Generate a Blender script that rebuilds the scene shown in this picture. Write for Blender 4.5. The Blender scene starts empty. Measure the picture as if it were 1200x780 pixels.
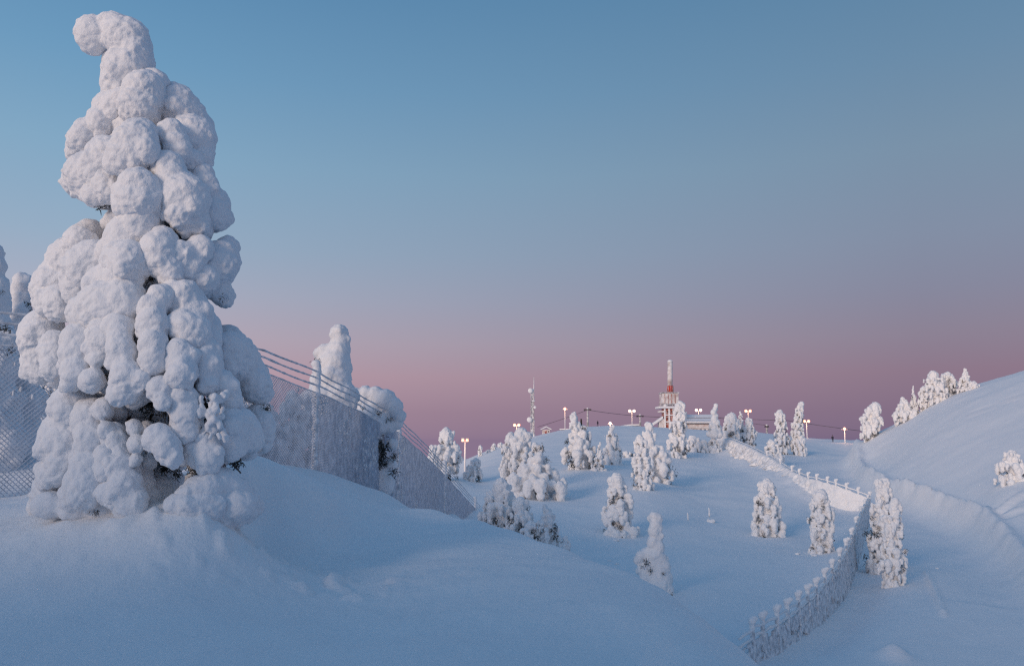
import bpy, bmesh, math, random
import numpy as np
from mathutils import Vector

R = math.radians
sc = bpy.context.scene
col = sc.collection

# ------------------------------------------------------------------ camera
PITCH = R(7.56)
FPX = 942.0
cam = bpy.data.cameras.new("camera")
cam.sensor_fit = 'HORIZONTAL'
cam.sensor_width = 36.0
cam.lens = 36.0 * FPX / 1200.0
cam.clip_start = 0.05
cam.clip_end = 60000
cam_o = bpy.data.objects.new("camera", cam)
cam_o.rotation_euler = (R(90) + PITCH, 0, 0)
col.objects.link(cam_o)
sc.camera = cam_o

# ------------------------------------------------------------------ sky and light
def lin(c):
    c = c / 255.0
    return c / 12.92 if c <= 0.04045 else ((c + 0.055) / 1.055) ** 2.4
def rgb(*c):
    return tuple(lin(v) for v in c) + (1.0,)

SUN_EL, SUN_AZ = R(13.0), R(-143.0)          # azimuth from +Y towards +X: light comes from behind on the left
sun_dir = Vector((math.sin(SUN_AZ) * math.cos(SUN_EL), math.cos(SUN_AZ) * math.cos(SUN_EL), math.sin(SUN_EL)))
SKY_LEFT = [(0.0, (152, 128, 150)), (1.9, (168, 141, 157)), (4.4, (186, 159, 171)), (6.8, (181, 169, 183)),
            (9.6, (167, 173, 192)), (13, (149, 172, 195)), (18.5, (130, 167, 195)), (24, (109, 154, 189)),
            (30, (92, 139, 178)), (45, (74, 118, 163)), (90, (66, 108, 156))]
SKY_RIGHT = [(0.0, (114, 99, 128)), (1.9, (130, 110, 132)), (4.4, (141, 120, 138)), (6.8, (140, 130, 148)),
             (9.6, (134, 136, 157)), (13, (130, 142, 164)), (18.5, (121, 145, 168)), (24, (106, 139, 168)),
             (30, (92, 131, 164)), (45, (74, 116, 158)), (90, (66, 108, 156))]
SKY_BACK = [(0.0, (235, 180, 145)), (5, (240, 200, 172)), (12, (215, 198, 185)), (22, (165, 178, 200)),
            (38, (115, 155, 195)), (90, (66, 108, 156))]
world = bpy.data.worlds.new("World")
sc.world = world
world.use_nodes = True
wn, wl = world.node_tree.nodes, world.node_tree.links
wn.clear()
w_out = wn.new('ShaderNodeOutputWorld')
w_bg = wn.new('ShaderNodeBackground')
w_tc = wn.new('ShaderNodeTexCoord')
w_sep = wn.new('ShaderNodeSeparateXYZ')
wl.new(w_tc.outputs['Generated'], w_sep.inputs[0])
def wmath(op, a, b=None, clamp=False):
    n = wn.new('ShaderNodeMath'); n.operation = op; n.use_clamp = clamp
    for i, v in enumerate((a, b)):
        if v is None: continue
        if isinstance(v, (int, float)): n.inputs[i].default_value = v
        else: wl.new(v, n.inputs[i])
    return n.outputs[0]
elev = wmath('DIVIDE', wmath('ARCSINE', w_sep.outputs['Z']), R(90.0), True)
elev_s = wmath('POWER', elev, 0.5)                      # more ramp room near the horizon
def sky_ramp(stops):
    n = wn.new('ShaderNodeValToRGB')
    cr = n.color_ramp
    cr.interpolation = 'LINEAR'
    while len(cr.elements) > 1: cr.elements.remove(cr.elements[-1])
    for i, (d, c) in enumerate(stops):
        p = math.sqrt(d / 90.0)
        e = cr.elements[0] if i == 0 else cr.elements.new(p)
        e.position = p; e.color = rgb(*c)
    wl.new(elev_s, n.inputs[0])
    return n.outputs['Color']
def wmix(fac, a, b):
    n = wn.new('ShaderNodeMix'); n.data_type = 'RGBA'
    wl.new(fac, n.inputs[0]); wl.new(a, n.inputs[6]); wl.new(b, n.inputs[7])
    return n.outputs[2]
hor = wmath('SQRT', wmath('ADD', wmath('MULTIPLY', w_sep.outputs['X'], w_sep.outputs['X']),
                          wmath('MULTIPLY', w_sep.outputs['Y'], w_sep.outputs['Y'])))
xn = wmath('DIVIDE', w_sep.outputs['X'], wmath('MAXIMUM', hor, 1e-4))
yn = wmath('DIVIDE', w_sep.outputs['Y'], wmath('MAXIMUM', hor, 1e-4))
f_az = wmath('ADD', wmath('MULTIPLY', xn, 1.05), 0.52, True)
def smooth(fac):
    n = wn.new('ShaderNodeMapRange'); n.interpolation_type = 'SMOOTHSTEP'
    wl.new(fac, n.inputs[0])
    return n
front = wmix(f_az, sky_ramp(SKY_LEFT), sky_ramp(SKY_RIGHT))
sdot = wmath('ADD', wmath('MULTIPLY', xn, math.sin(SUN_AZ)), wmath('MULTIPLY', yn, math.cos(SUN_AZ)))
mr = smooth(sdot); mr.inputs['From Min'].default_value = 0.05; mr.inputs['From Max'].default_value = 1.0
grad = wmix(mr.outputs[0], front, sky_ramp(SKY_BACK))
sky = wn.new('ShaderNodeTexSky')
sky.sky_type = 'NISHITA'
sky.sun_disc = False
sky.sun_elevation = SUN_EL
sky.sun_rotation = SUN_AZ
wl.new(grad, w_bg.inputs['Color'])
w_bg.inputs['Strength'].default_value = 1.01
w_bg2 = wn.new('ShaderNodeBackground')
wl.new(sky.outputs[0], w_bg2.inputs['Color'])
w_bg2.inputs['Strength'].default_value = 0.0
w_add = wn.new('ShaderNodeAddShader')
wl.new(w_bg.outputs[0], w_add.inputs[0]); wl.new(w_bg2.outputs[0], w_add.inputs[1])
wl.new(w_add.outputs[0], w_out.inputs['Surface'])

sun = bpy.data.lights.new("sun", 'SUN')
sun.energy = 1.65
sun.angle = R(20)
sun.color = (1.0, 0.76, 0.60)
sun_o = bpy.data.objects.new("sun", sun)
sun_o.rotation_euler = sun_dir.to_track_quat('Z', 'Y').to_euler()
col.objects.link(sun_o)

sc.view_settings.view_transform = 'Standard'
sc.view_settings.look = 'None'
sc.view_settings.exposure = 0.0
sc.view_settings.gamma = 1.0
sc.view_settings.use_curve_mapping = False
sc.render.engine = 'CYCLES'
sc.cycles.use_denoising = False
sc.cycles.filter_width = 1.25
sc.cycles.max_bounces = 6
sc.cycles.diffuse_bounces = 4

# ------------------------------------------------------------------ helpers
def P(px, py, Y):
    """point at world distance Y along the line of sight through a photo pixel (1200 x 780)"""
    dx, dy = (px - 600) / FPX, (390 - py) / FPX
    d = np.array([dx, math.cos(PITCH) - dy * math.sin(PITCH), math.sin(PITCH) + dy * math.cos(PITCH)])
    return d * (Y / d[1])

_rng = np.random.RandomState(7)
_perm = _rng.permutation(256)
_perm = np.concatenate([_perm, _perm, _perm])
_grad = _rng.normal(size=(256, 3)); _grad /= np.linalg.norm(_grad, axis=1)[:, None]
def perlin(p):
    p = np.asarray(p, float)
    i = np.floor(p).astype(int); f = p - i
    i &= 255
    u = f * f * f * (f * (f * 6 - 15) + 10)
    res = np.zeros(len(p))
    for dx in (0, 1):
        for dy in (0, 1):
            for dz in (0, 1):
                h = _perm[(_perm[(_perm[(i[:, 0] + dx) & 255] + i[:, 1] + dy) & 255] + i[:, 2] + dz) & 255]
                g = _grad[h]
                d = (g[:, 0] * (f[:, 0] - dx) + g[:, 1] * (f[:, 1] - dy) + g[:, 2] * (f[:, 2] - dz))
                w = (u[:, 0] if dx else 1 - u[:, 0]) * (u[:, 1] if dy else 1 - u[:, 1]) * (u[:, 2] if dz else 1 - u[:, 2])
                res += d * w
    return res
def fbm(p, o=4):
    a, s, r = 1.0, 1.0, 0
    for k in range(o):
        r = r + a * perlin(p * s + k * 17.3); a *= 0.5; s *= 2.03
    return r

def tag(o, label=None, cat=None, group=None, kind=None):
    if label: o["label"] = label
    if cat: o["category"] = cat
    if group: o["group"] = group
    if kind: o["kind"] = kind
    return o
def empty(name, loc, label, cat, group=None):
    o = bpy.data.objects.new(name, None)
    o.location = loc
    o.empty_display_size = 0.2
    col.objects.link(o)
    return tag(o, label, cat, group)
def mesh_obj(name, verts, faces, mat, parent=None, smooth=True):
    me = bpy.data.meshes.new(name)
    me.from_pydata([tuple(v) for v in verts], [], [tuple(f) for f in faces])
    if smooth: me.shade_smooth()
    return link(name, me, mat, parent)
def link(name, me, mat, parent=None):
    if mat and not me.materials: me.materials.append(mat)
    o = bpy.data.objects.new(name, me)
    col.objects.link(o)
    if parent: o.parent = parent
    return o

class MB:
    """collects simple solids into one mesh"""
    def __init__(s): s.v, s.f = [], []
    def add(s, v, f):
        n = len(s.v)
        s.v += [tuple(a) for a in v]; s.f += [tuple(i + n for i in q) for q in f]
    def box(s, c, size, rz=0.0, taper=1.0):
        x, y, z = size[0] / 2, size[1] / 2, size[2] / 2
        ca, sa = math.cos(rz), math.sin(rz)
        v = []
        for k, dz in ((1.0, -z), (taper, z)):
            for dx, dy in ((-x, -y), (x, -y), (x, y), (-x, y)):
                v.append((c[0] + k * (dx * ca - dy * sa), c[1] + k * (dx * sa + dy * ca), c[2] + dz))
        s.add(v, [(3, 2, 1, 0), (4, 5, 6, 7), (0, 1, 5, 4), (1, 2, 6, 5), (2, 3, 7, 6), (3, 0, 4, 7)])
    def tube(s, pts, r, n=6, cap=True):
        pts = [Vector(p) for p in pts]
        rs = r if isinstance(r, (list, tuple)) else [r] * len(pts)
        v, f = [], []
        for i, p in enumerate(pts):
            t = (pts[min(i + 1, len(pts) - 1)] - pts[max(i - 1, 0)]).normalized()
            a = t.cross(Vector((0, 0, 1)))
            if a.length < 1e-3: a = Vector((1, 0, 0))
            a.normalize(); b = t.cross(a)
            for k in range(n):
                w = 2 * math.pi * k / n
                v.append(p + a * math.cos(w) * rs[i] + b * math.sin(w) * rs[i])
        for i in range(len(pts) - 1):
            for k in range(n):
                f.append((i * n + k, i * n + (k + 1) % n, (i + 1) * n + (k + 1) % n, (i + 1) * n + k))
        if cap:
            f.append(tuple(range(n))[::-1]); f.append(tuple((len(pts) - 1) * n + k for k in range(n)))
        s.add(v, f)
    def ball(s, c, r, seg=8, ring=5):
        r = r if isinstance(r, (list, tuple)) else (r, r, r)
        v, f = [], []
        for i in range(ring + 1):
            a = math.pi * i / ring
            for k in range(seg):
                w = 2 * math.pi * k / seg
                v.append((c[0] + r[0] * math.sin(a) * math.cos(w), c[1] + r[1] * math.sin(a) * math.sin(w), c[2] + r[2] * math.cos(a)))
        for i in range(ring):
            for k in range(seg):
                f.append((i * seg + k, (i + 1) * seg + k, (i + 1) * seg + (k + 1) % seg, i * seg + (k + 1) % seg))
        s.add(v, f)
    def build(s, name, mat, parent=None, smooth=False):
        return mesh_obj(name, s.v, s.f, mat, parent, smooth)

# ------------------------------------------------------------------ materials
def new_mat(name):
    m = bpy.data.materials.new(name)
    m.use_nodes = True
    nt = m.node_tree
    return m, nt.nodes, nt.links, nt.nodes['Principled BSDF']
def noise_node(n, l, scale, detail=4, rough=0.55, coord='Object'):
    tc = n.new('ShaderNodeTexCoord')
    t = n.new('ShaderNodeTexNoise')
    t.inputs['Scale'].default_value = scale
    t.inputs['Detail'].default_value = detail
    t.inputs['Roughness'].default_value = rough
    l.new(tc.outputs[coord], t.inputs['Vector'])
    return t
def snow_mat(name, c1, c2, bumps, sss=0.0, rough=0.65):
    m, n, l, b = new_mat(name)
    t = noise_node(n, l, 1.3, 5)
    r = n.new('ShaderNodeValToRGB')
    r.color_ramp.elements[0].position = 0.35; r.color_ramp.elements[1].position = 0.65
    r.color_ramp.elements[0].color = (*c1, 1); r.color_ramp.elements[1].color = (*c2, 1)
    l.new(t.outputs['Fac'], r.inputs[0]); l.new(r.outputs[0], b.inputs['Base Color'])
    b.inputs['Roughness'].default_value = rough
    b.inputs['Specular IOR Level'].default_value = 0.25
    prev = None
    for sc_, dist, st in bumps:
        tt = noise_node(n, l, sc_, 3, 0.6)
        bp = n.new('ShaderNodeBump')
        bp.inputs['Distance'].default_value = dist; bp.inputs['Strength'].default_value = st
        l.new(tt.outputs['Fac'], bp.inputs['Height'])
        if prev: l.new(prev, bp.inputs['Normal'])
        prev = bp.outputs[0]
    if prev: l.new(prev, b.inputs['Normal'])
    if sss:
        b.inputs['Subsurface Weight'].default_value = sss
        b.inputs['Subsurface Radius'].default_value = (0.04, 0.045, 0.06)
        b.inputs['Subsurface Scale'].default_value = 1.0
    return m
def plain(name, c, rough=0.7, metal=0.0, var=0.25, scale=8.0):
    m, n, l, b = new_mat(name)
    t = noise_node(n, l, scale, 4)
    r = n.new('ShaderNodeValToRGB')
    r.color_ramp.elements[0].position = 0.3; r.color_ramp.elements[1].position = 0.7
    r.color_ramp.elements[0].color = (*[v * (1 - var) for v in c], 1)
    r.color_ramp.elements[1].color = (*[min(1, v * (1 + var)) for v in c], 1)
    l.new(t.outputs['Fac'], r.inputs[0]); l.new(r.outputs[0], b.inputs['Base Color'])
    b.inputs['Roughness'].default_value = rough; b.inputs['Metallic'].default_value = metal
    return m
def frosted(name, dark, white, lo, hi, scale):
    m, n, l, b = new_mat(name)
    t = noise_node(n, l, scale, 5, 0.65)
    r = n.new('ShaderNodeValToRGB')
    r.color_ramp.elements[0].position = lo; r.color_ramp.elements[1].position = hi
    r.color_ramp.elements[0].color = (*dark, 1); r.color_ramp.elements[1].color = (*white, 1)
    l.new(t.outputs['Fac'], r.inputs[0]); l.new(r.outputs[0], b.inputs['Base Color'])
    b.inputs['Roughness'].default_value = 0.8
    return m
def emit(name, c, s):
    m, n, l, b = new_mat(name)
    b.inputs['Base Color'].default_value = (0.8, 0.8, 0.8, 1)
    b.inputs['Emission Color'].default_value = (*c, 1)
    b.inputs['Emission Strength'].default_value = s
    return m
M = {}
M['ground'] = snow_mat('snow_ground', (0.85, 0.855, 0.87), (0.88, 0.885, 0.895), [(3.0, 0.05, 0.3), (16, 0.025, 0.5), (60, 0.012, 0.6)])
M['track'] = snow_mat('snow_track', (0.78, 0.80, 0.84), (0.82, 0.84, 0.87), [(1.6, 0.10, 0.4), (9, 0.03, 0.4)])
M['snow'] = snow_mat('tree_snow', (0.76, 0.785, 0.825), (0.81, 0.83, 0.865), [(12, 0.03, 0.4), (40, 0.014, 0.6)])
M['far_snow'] = snow_mat('far_tree_snow', (0.83, 0.835, 0.85), (0.88, 0.885, 0.895), [(5, 0.06, 0.5), (14, .03, .6)])
M['rime'] = frosted('rime', (0.42, 0.44, 0.48), (0.80, 0.81, 0.84), 0.35, 0.6, 6.0)
M['wire'] = frosted('frosted_wire', (0.38, 0.43, 0.51), (0.60, 0.66, 0.75), 0.35, 0.65, 4.0)
M['twig'] = frosted('dark_needles', (0.014, 0.016, 0.012), (0.30, 0.29, 0.29), 0.48, 0.72, 9.0)
M['bark'] = plain('bark', (0.06, 0.045, 0.035), 0.9, 0, 0.4, 12)
M['steel'] = frosted('frosted_steel', (0.30, 0.29, 0.30), (0.75, 0.74, 0.76), 0.4, 0.62, 1.2)
M['dark_steel'] = plain('dark_steel', (0.10, 0.09, 0.10), 0.6, 0.3)
M['wall_white'] = frosted('rimed_wall', (0.50, 0.40, 0.38), (0.80, 0.78, 0.78), 0.35, 0.6, 0.7)
M['wall_red'] = frosted('rimed_red_wall', (0.36, 0.09, 0.06), (0.75, 0.66, 0.64), 0.46, 0.66, 0.9)
M['red'] = frosted('rimed_red_paint', (0.55, 0.05, 0.04), (0.75, 0.50, 0.48), 0.5, 0.8, 0.8)
M['window'] = plain('dark_window', (0.05, 0.05, 0.07), 0.15)
M['cable'] = plain('cable', (0.12, 0.10, 0.13), 0.7)
M['cloth'] = plain('dark_cloth', (0.03, 0.03, 0.05), 0.9)
M['skin'] = plain('skin', (0.45, 0.30, 0.24), 0.6)
M['lamp_warm'] = emit('lamp_warm', (1.0, 0.27, 0.09), 3.0)
M['lamp_pale'] = emit('lamp_pale', (1.0, 0.66, 0.48), 3.2)

# ------------------------------------------------------------------ terrain
def polar(X, Y): return np.arctan2(X, Y), np.hypot(X, Y)
class Field:
    """thin-plate surface through points given as (angle, log distance) -> slope of sight"""
    def __init__(s, pts, rmin, lam=1e-4):
        A = np.array(pts, float)
        th, r = polar(A[:, 0], A[:, 1])
        s.rmin = rmin
        s.c = np.stack([th * 3.0, np.log(r)], 1)
        n = len(A)
        K = s.k(s.c) + lam * np.eye(n)
        Q = np.concatenate([np.ones((n, 1)), s.c], 1)
        L = np.zeros((n + 3, n + 3)); L[:n, :n] = K; L[:n, n:] = Q; L[n:, :n] = Q.T
        s.w = np.linalg.solve(L, np.concatenate([A[:, 2] / r, [0, 0, 0]]))
    def k(s, c):
        d2 = ((c[:, None, :] - s.c[None]) ** 2).sum(2)
        return 0.5 * d2 * np.log(d2 + 1e-12)
    def __call__(s, X, Y):
        th, r = polar(X, Y)
        r = np.maximum(r, s.rmin)
        c = np.stack([th * 3.0, np.log(r)], 1)
        out = np.empty(len(c))
        for i in range(0, len(c), 40000):
            j = c[i:i + 40000]
            out[i:i + 40000] = s.k(j) @ s.w[:-3] + np.concatenate([np.ones((len(j), 1)), j], 1) @ s.w[-3:]
        return out * r

valley_px = [  # photo x, y of a spot of snow and its distance
    (885, 774, 23.6), (909, 768, 24.2), (955, 734, 28), (990, 694, 34), (1002, 655, 43.7), (1010, 625, 55), (1018, 598, 70),
    (750, 702, 31), (800, 715, 29), (850, 745, 25.5), (725, 626, 50), (680, 650, 42), (640, 655, 38), (590, 640, 40), (630, 586, 62),
    (895, 627, 54), (960, 648, 47), (1036, 679, 36), (840, 600, 63), (800, 650, 43), (920, 690, 35), (870, 660, 41),
    (850, 570, 76), (800, 572, 74), (752, 570, 68), (700, 572, 70), (681, 549, 84), (600, 556, 84), (640, 562, 80), (560, 568, 78),
    (530, 562, 78), (500, 575, 78), (720, 545, 90), (745, 537, 100), (790, 531, 108), (770, 545, 95), (830, 528, 118), (820, 545, 98),
    (880, 556, 90), (930, 573, 78), (970, 585, 73),
    # rise to the crest with the buildings
    (560, 548, 140), (600, 541, 120), (640, 540, 115), (600, 528, 180), (640, 524, 175), (690, 515, 190), (740, 516, 190), (690, 535, 125),
    (552, 540, 200), (570, 530, 215), (600, 519, 235), (640, 508, 255), (690, 500, 265), (740, 500, 270), (790, 503, 270), (840, 506, 262),
    (880, 506, 250), (920, 511, 235), (960, 516, 222), (995, 521, 205),
    # blue bowl beyond the drift fence
    (930, 545, 115), (960, 545, 108), (985, 560, 90), (920, 528, 150), (960, 530, 145), (995, 535, 120), (900, 522, 160), (1000, 575, 78),
    # right hill
    (1018, 513, 108), (1040, 502, 108), (1060, 493, 106), (1100, 471, 102), (1140, 456, 99), (1200, 437, 96), (1280, 415, 92),
    (1008, 545, 100), (1016, 560, 86), (1030, 545, 92), (1060, 535, 85), (1100, 520, 80), (1150, 505, 76), (1200, 490, 74),
    (1060, 578, 69), (1110, 591, 61), (1150, 608, 53), (1180, 633, 45), (1200, 662, 39), (1100, 560, 69), (1185, 563, 57), (1200, 600, 49),
    (1240, 590, 50), (1280, 620, 42), (1280, 540, 56),
    (1060, 610, 60), (1120, 650, 44), (1090, 680, 36), (1150, 700, 32), (1200, 720, 29.5), (1100, 740, 27), (1150, 775, 24), (1200, 775, 24), (1040, 770, 24),
    (1280, 760, 24), (950, 775, 23.5)]
V = [tuple(P(*p)) for p in valley_px]
for px in (560, 600, 650, 700, 750, 800, 850, 900, 950, 1000):
    p = P(px, 515, 420); V.append((p[0], p[1], -14.0))
for px in (1030, 1100, 1200, 1300):
    p = P(px, 515, 170); V.append((p[0], p[1], 2.0 if px > 1050 else -6.0))
for a in (-40, -25, -12, 0, 12, 25, 40, 60):
    V.append((900 * math.sin(R(a)), 900 * math.cos(R(a)), -60.0)); V.append((6000 * math.sin(R(a)), 6000 * math.cos(R(a)), -260.0))
    V.append((30000 * math.sin(R(a)), 30000 * math.cos(R(a)), -700.0))
for a, r, z in ((-10, 40, -7), (-18, 30, -6.5), (-18, 60, -9), (-10, 130, -11), (-18, 120, -16), (-28, 40, -8), (-28, 100, -18), (-14, 300, -34), (-28, 300, -50), (-40, 60, -12), (-40, 20, -6.5),
                (0, 20, -6.6), (10, 19, -6.8), (40, 20, -6.9), (40, 40, -3), (45, 90, 6), (60, 20, -7), (60, 90, 0), (50, 300, -20)):
    V.append((r * math.sin(R(a)), r * math.cos(R(a)), z))
for a in (-80, -120, -160, -180, -210, 85, 120, 160, 180, 210):
    for r, z in ((20, -7), (60, -12), (200, -34), (900, -110), (6000, -420), (30000, -1200)):
        V.append((0, 0, 0)); V[-1] = (r * math.sin(R(a)), r * math.cos(R(a)), z)
# angles past 180 degrees keep the seam behind the camera closed
valley = Field(V, 19.0)

rim = [(930, 812, 5.6), (880, 780, 6.6), (840, 744, 7.6), (790, 707, 9.0), (730, 676, 10.5), (670, 652, 12.5), (620, 634, 14.5), (575, 619, 17), (520, 606, 21),
       (467, 590, 26), (430, 578, 25), (400, 569, 23.5), (370, 558, 22), (330, 549, 20), (290, 543, 18.5)]
D = []
for px, py, Y in rim:
    D.append(P(px, py, Y))
    D.append(P(px, py + 5, Y * 0.80)); D.append(P(px, py + 0.25 * (py - 515), Y * 0.62))
    q = P(px, py, Y * 1.25); D.append((q[0], q[1], q[2] - 0.085 * q[1]))
    q = P(px, py, Y * 1.6); D.append((q[0], q[1], q[2] - 0.24 * q[1]))
for px, py, Y in ((170, 598, 9.5), (0, 640, 8.6), (0, 590, 11), (-150, 585, 11.5), (0, 575, 14), (100, 700, 6.8), (300, 780, 5.3), (600, 780, 5.4), (100, 780, 5.3), (-100, 780, 5.3), (450, 690, 8.6),
                  (300, 612, 11), (400, 612, 12.8), (250, 556, 15.5), (180, 566, 14.2), (500, 640, 11.2), (240, 650, 8.3), (60, 597, 10), (750, 780, 5.5), (-150, 640, 8.6),
                  (467, 588, 30.6), (521, 606, 45)):
    D.append(P(px, py, Y))
for px, Y, z in ((1000, 6.5, -3.2), (1000, 9, -4.6), (1000, 13, -6.6), (1150, 6, -4.0), (1150, 10, -6.6), (900, 11, -4.6), (1000, 4.5, -1.9), (1250, 4.2, -2.4),
                 (0, 18.5, .6), (-150, 18, .6), (120, 20, .3), (240, 23, .1), (320, 27, -.8), (0, 30, .3), (150, 40, -.5), (-200, 45, 0), (400, 34, -2.0), (330, 40, -1.2)):
    q = P(px, 515, Y); D.append((q[0], q[1], z))
for a in range(-180, 200, 20):
    if a < -45 or a > 50:
        D.append((4 * math.sin(R(a)), 4 * math.cos(R(a)), -1.65)); s_ = 2.2 if 0 < a < 140 else 1.0
        D.append((12 * math.sin(R(a)), 12 * math.cos(R(a)), -1.9 * s_))
    D.append((70 * math.sin(R(a)), 70 * math.cos(R(a)), -28.0))
    D.append((300 * math.sin(R(a)), 300 * math.cos(R(a)), -120.0))
for px, py, Y in ((400, 640, 4.0),): pass
mound = Field(D, 4.0, 1.5e-3)

def seg_dist(X, Y, pts):
    """distance to a polyline, the signed side and the position along it (0..1)"""
    best = np.full(len(X), 1e9); side = np.zeros(len(X)); par = np.zeros(len(X))
    n = len(pts) - 1
    for i in range(n):
        a, b = np.array(pts[i][:2]), np.array(pts[i + 1][:2])
        d = b - a; L2 = d @ d
        t = np.clip(((X - a[0]) * d[0] + (Y - a[1]) * d[1]) / L2, 0, 1)
        ex, ey = X - a[0] - t * d[0], Y - a[1] - t * d[1]
        dd = np.hypot(ex, ey)
        m = dd < best
        best[m] = dd[m]; par[m] = (i + t[m]) / n
        side[m] = np.sign(d[0] * ey - d[1] * ex)[m]
    return best, side, par
# fences as lines on the ground: photo x, y of base, y of top, distance
NEAR_FENCE = [(866, 789, 737, 22.6), (885, 774, 723, 23.6), (909, 768, 712, 24.6), (932, 750, 697, 26.4), (955, 734, 680, 28.4), (974, 715, 658, 31), (990, 694, 634, 35),
              (999, 669, 617, 40), (1003, 655, 606, 44), (1010, 625, 591, 55), (1019, 598, 577, 68)]
DRIFT_FENCE = [(1019, 598, 577, 68), (1009, 596, 573, 68.6), (982, 590, 563, 70), (961, 584, 557, 72), (949, 580, 555, 74), (929, 572, 547, 79), (905, 558, 532, 90), (880, 544, 520, 101),
               (860, 533, 512, 112), (845, 526, 508, 120)]
nf_line = [P(a, b, d) for a, b, c, d in NEAR_FENCE]
df_line = [P(a, b, d) for a, b, c, d in DRIFT_FENCE]
BERM = [P(*p) for p in ((1001, 528, 130), (1003, 538, 112), (1008, 551, 96), (1018, 563, 84), (1040, 573, 74), (1075, 581, 67), (1110, 592, 60.5), (1150, 608, 53), (1180, 633, 45), (1202, 664, 39), (1230, 720, 30))]
TRAIL = [P(*p) for p in ((1085, 668, 38), (1090, 683, 35.5), (1098, 700, 32.5), (1106, 725, 29))]
SCARS = [[P(*p) for p in s] for s in (((1150, 597, 51.5), (1175, 585, 52.5), (1205, 571, 53.5)), ((1155, 600, 51), (1180, 594, 50.5), (1210, 589, 50)),
                                      ((1130, 487, 84), (1165, 476, 83), (1210, 458, 82)), ((1020, 535, 100), (1050, 515, 97)))]
HUMP = P(1048, 772, 24)

SHADE_BANK_H = 5.0
def ground(X, Y):
    X = np.atleast_1d(np.asarray(X, float)); Y = np.atleast_1d(np.asarray(Y, float))
    r = np.hypot(X, Y)
    p3 = np.stack([X, Y, 0 * X], 1)
    a, b = valley(X, Y), mound(X, Y)
    b = np.where(r > 120, np.minimum(b, -0.4 * r), b)
    w = 0.35
    near = 0.5 * (a + b + np.sqrt((a - b) ** 2 + w * w))
    t = np.clip((r - 45) / 40, 0, 1)
    z = near * (1 - t) + a * t
    # unseen bank added behind on the left, keeps low light off the front slope
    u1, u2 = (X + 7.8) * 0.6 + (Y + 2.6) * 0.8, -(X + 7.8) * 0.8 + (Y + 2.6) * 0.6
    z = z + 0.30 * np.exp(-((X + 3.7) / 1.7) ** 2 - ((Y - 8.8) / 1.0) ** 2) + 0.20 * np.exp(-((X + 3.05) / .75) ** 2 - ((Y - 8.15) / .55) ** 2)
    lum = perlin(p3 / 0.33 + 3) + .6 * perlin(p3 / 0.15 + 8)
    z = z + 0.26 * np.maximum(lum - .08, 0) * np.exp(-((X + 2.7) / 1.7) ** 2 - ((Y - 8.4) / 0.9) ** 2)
    z = z + SHADE_BANK_H * (1 - .24 / (1 + np.exp(-(u2 - 2.2) / .7))) * np.exp(-(u1 / 2.8) ** 2) / (1 + (u2 / 12.0) ** 6)
    amp = np.clip(r / 60, 0.12, 1.0) * np.clip(400 / r, 0, 1)
    z = z + amp * (0.22 * fbm(p3 / 11.0, 3) + 0.07 * fbm(p3 / 2.3 + 5, 3))
    z = z + (0.045 * fbm(p3 / np.array([1.1, .7, 1.0]) + 9, 3) + .022 * np.clip(.4 + 1.5 * perlin(p3 / 1.9 + 2), 0, 1.2) * fbm(p3 / np.array([.17, .24, 1.0]) + 4, 2)) * np.clip((40 - r) / 30, 0, 1)
    z = z + np.clip((r - 60) / 60, 0, 1) * np.clip((320 - r) / 60, 0, 1) * (0.35 * np.maximum(fbm(p3 / np.array([14, 6, 1.0]) + 31, 3), 0) + .09 * fbm(p3 / np.array([3.5, 1.6, 1.0]) + 3, 3))
    d, s, t = seg_dist(X, Y, BERM)
    e = np.sin(np.clip(t, 0, 1) * math.pi) ** 0.3
    z = z + (0.85 + 0.45 * np.clip((r - 60) / 40, 0, 1)) * e * np.exp(-(d / (0.36 + r / 340)) ** 2) * (1 + 0.5 * perlin(p3 / 1.7) + .35 * perlin(p3 / .5))
    z = z - 0.45 * e * np.exp(-((d - 1.8) / 1.3) ** 2) * (s < 0)
    d, s, t = seg_dist(X, Y, TRAIL)
    z = z + 0.16 * np.exp(-(d / 0.14) ** 2)
    z = z + 0.16 * np.maximum(perlin(p3 / 0.35 + 21) - .38, 0) * np.clip((X - 11) / 3, 0, 1) * np.clip((42 - r) / 6, 0, 1) * np.clip((r - 20) / 3, 0, 1)
    for q in SCARS:
        d, s, t = seg_dist(X, Y, q)
        z = z + np.sin(t * math.pi) ** 0.5 * (0.22 * np.exp(-(d / 0.35) ** 2) - 0.2 * np.exp(-((d - 0.7) / 0.4) ** 2))
    # snow banked on the valley side of the drift fence, and a trench beside the near one
    d, s, t = seg_dist(X, Y, df_line)
    bank = np.clip((t - 0.25) / 0.3, 0, 1)
    z = z + bank * (1.0 + .4 * perlin(p3 / 2.2) + .5 * perlin(p3 / .9)) * np.where(s > 0, np.exp(-(d / 2.2) ** 2), np.exp(-(d / 0.7) ** 2))
    d, s, t = seg_dist(X, Y, nf_line)
    z = z + np.where(s > 0, 0.30 * np.exp(-(d / 1.2) ** 2), -0.25 * np.exp(-((d - 0.9) / 0.8) ** 2)) * np.clip((t - 0.1) / 0.2, 0, 1)
    z = z + 0.40 * np.exp(-((X - HUMP[0]) ** 2 + (Y - HUMP[1]) ** 2) / 0.16)
    return z
def gz(x, y): return float(ground(x, y)[0])

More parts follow.
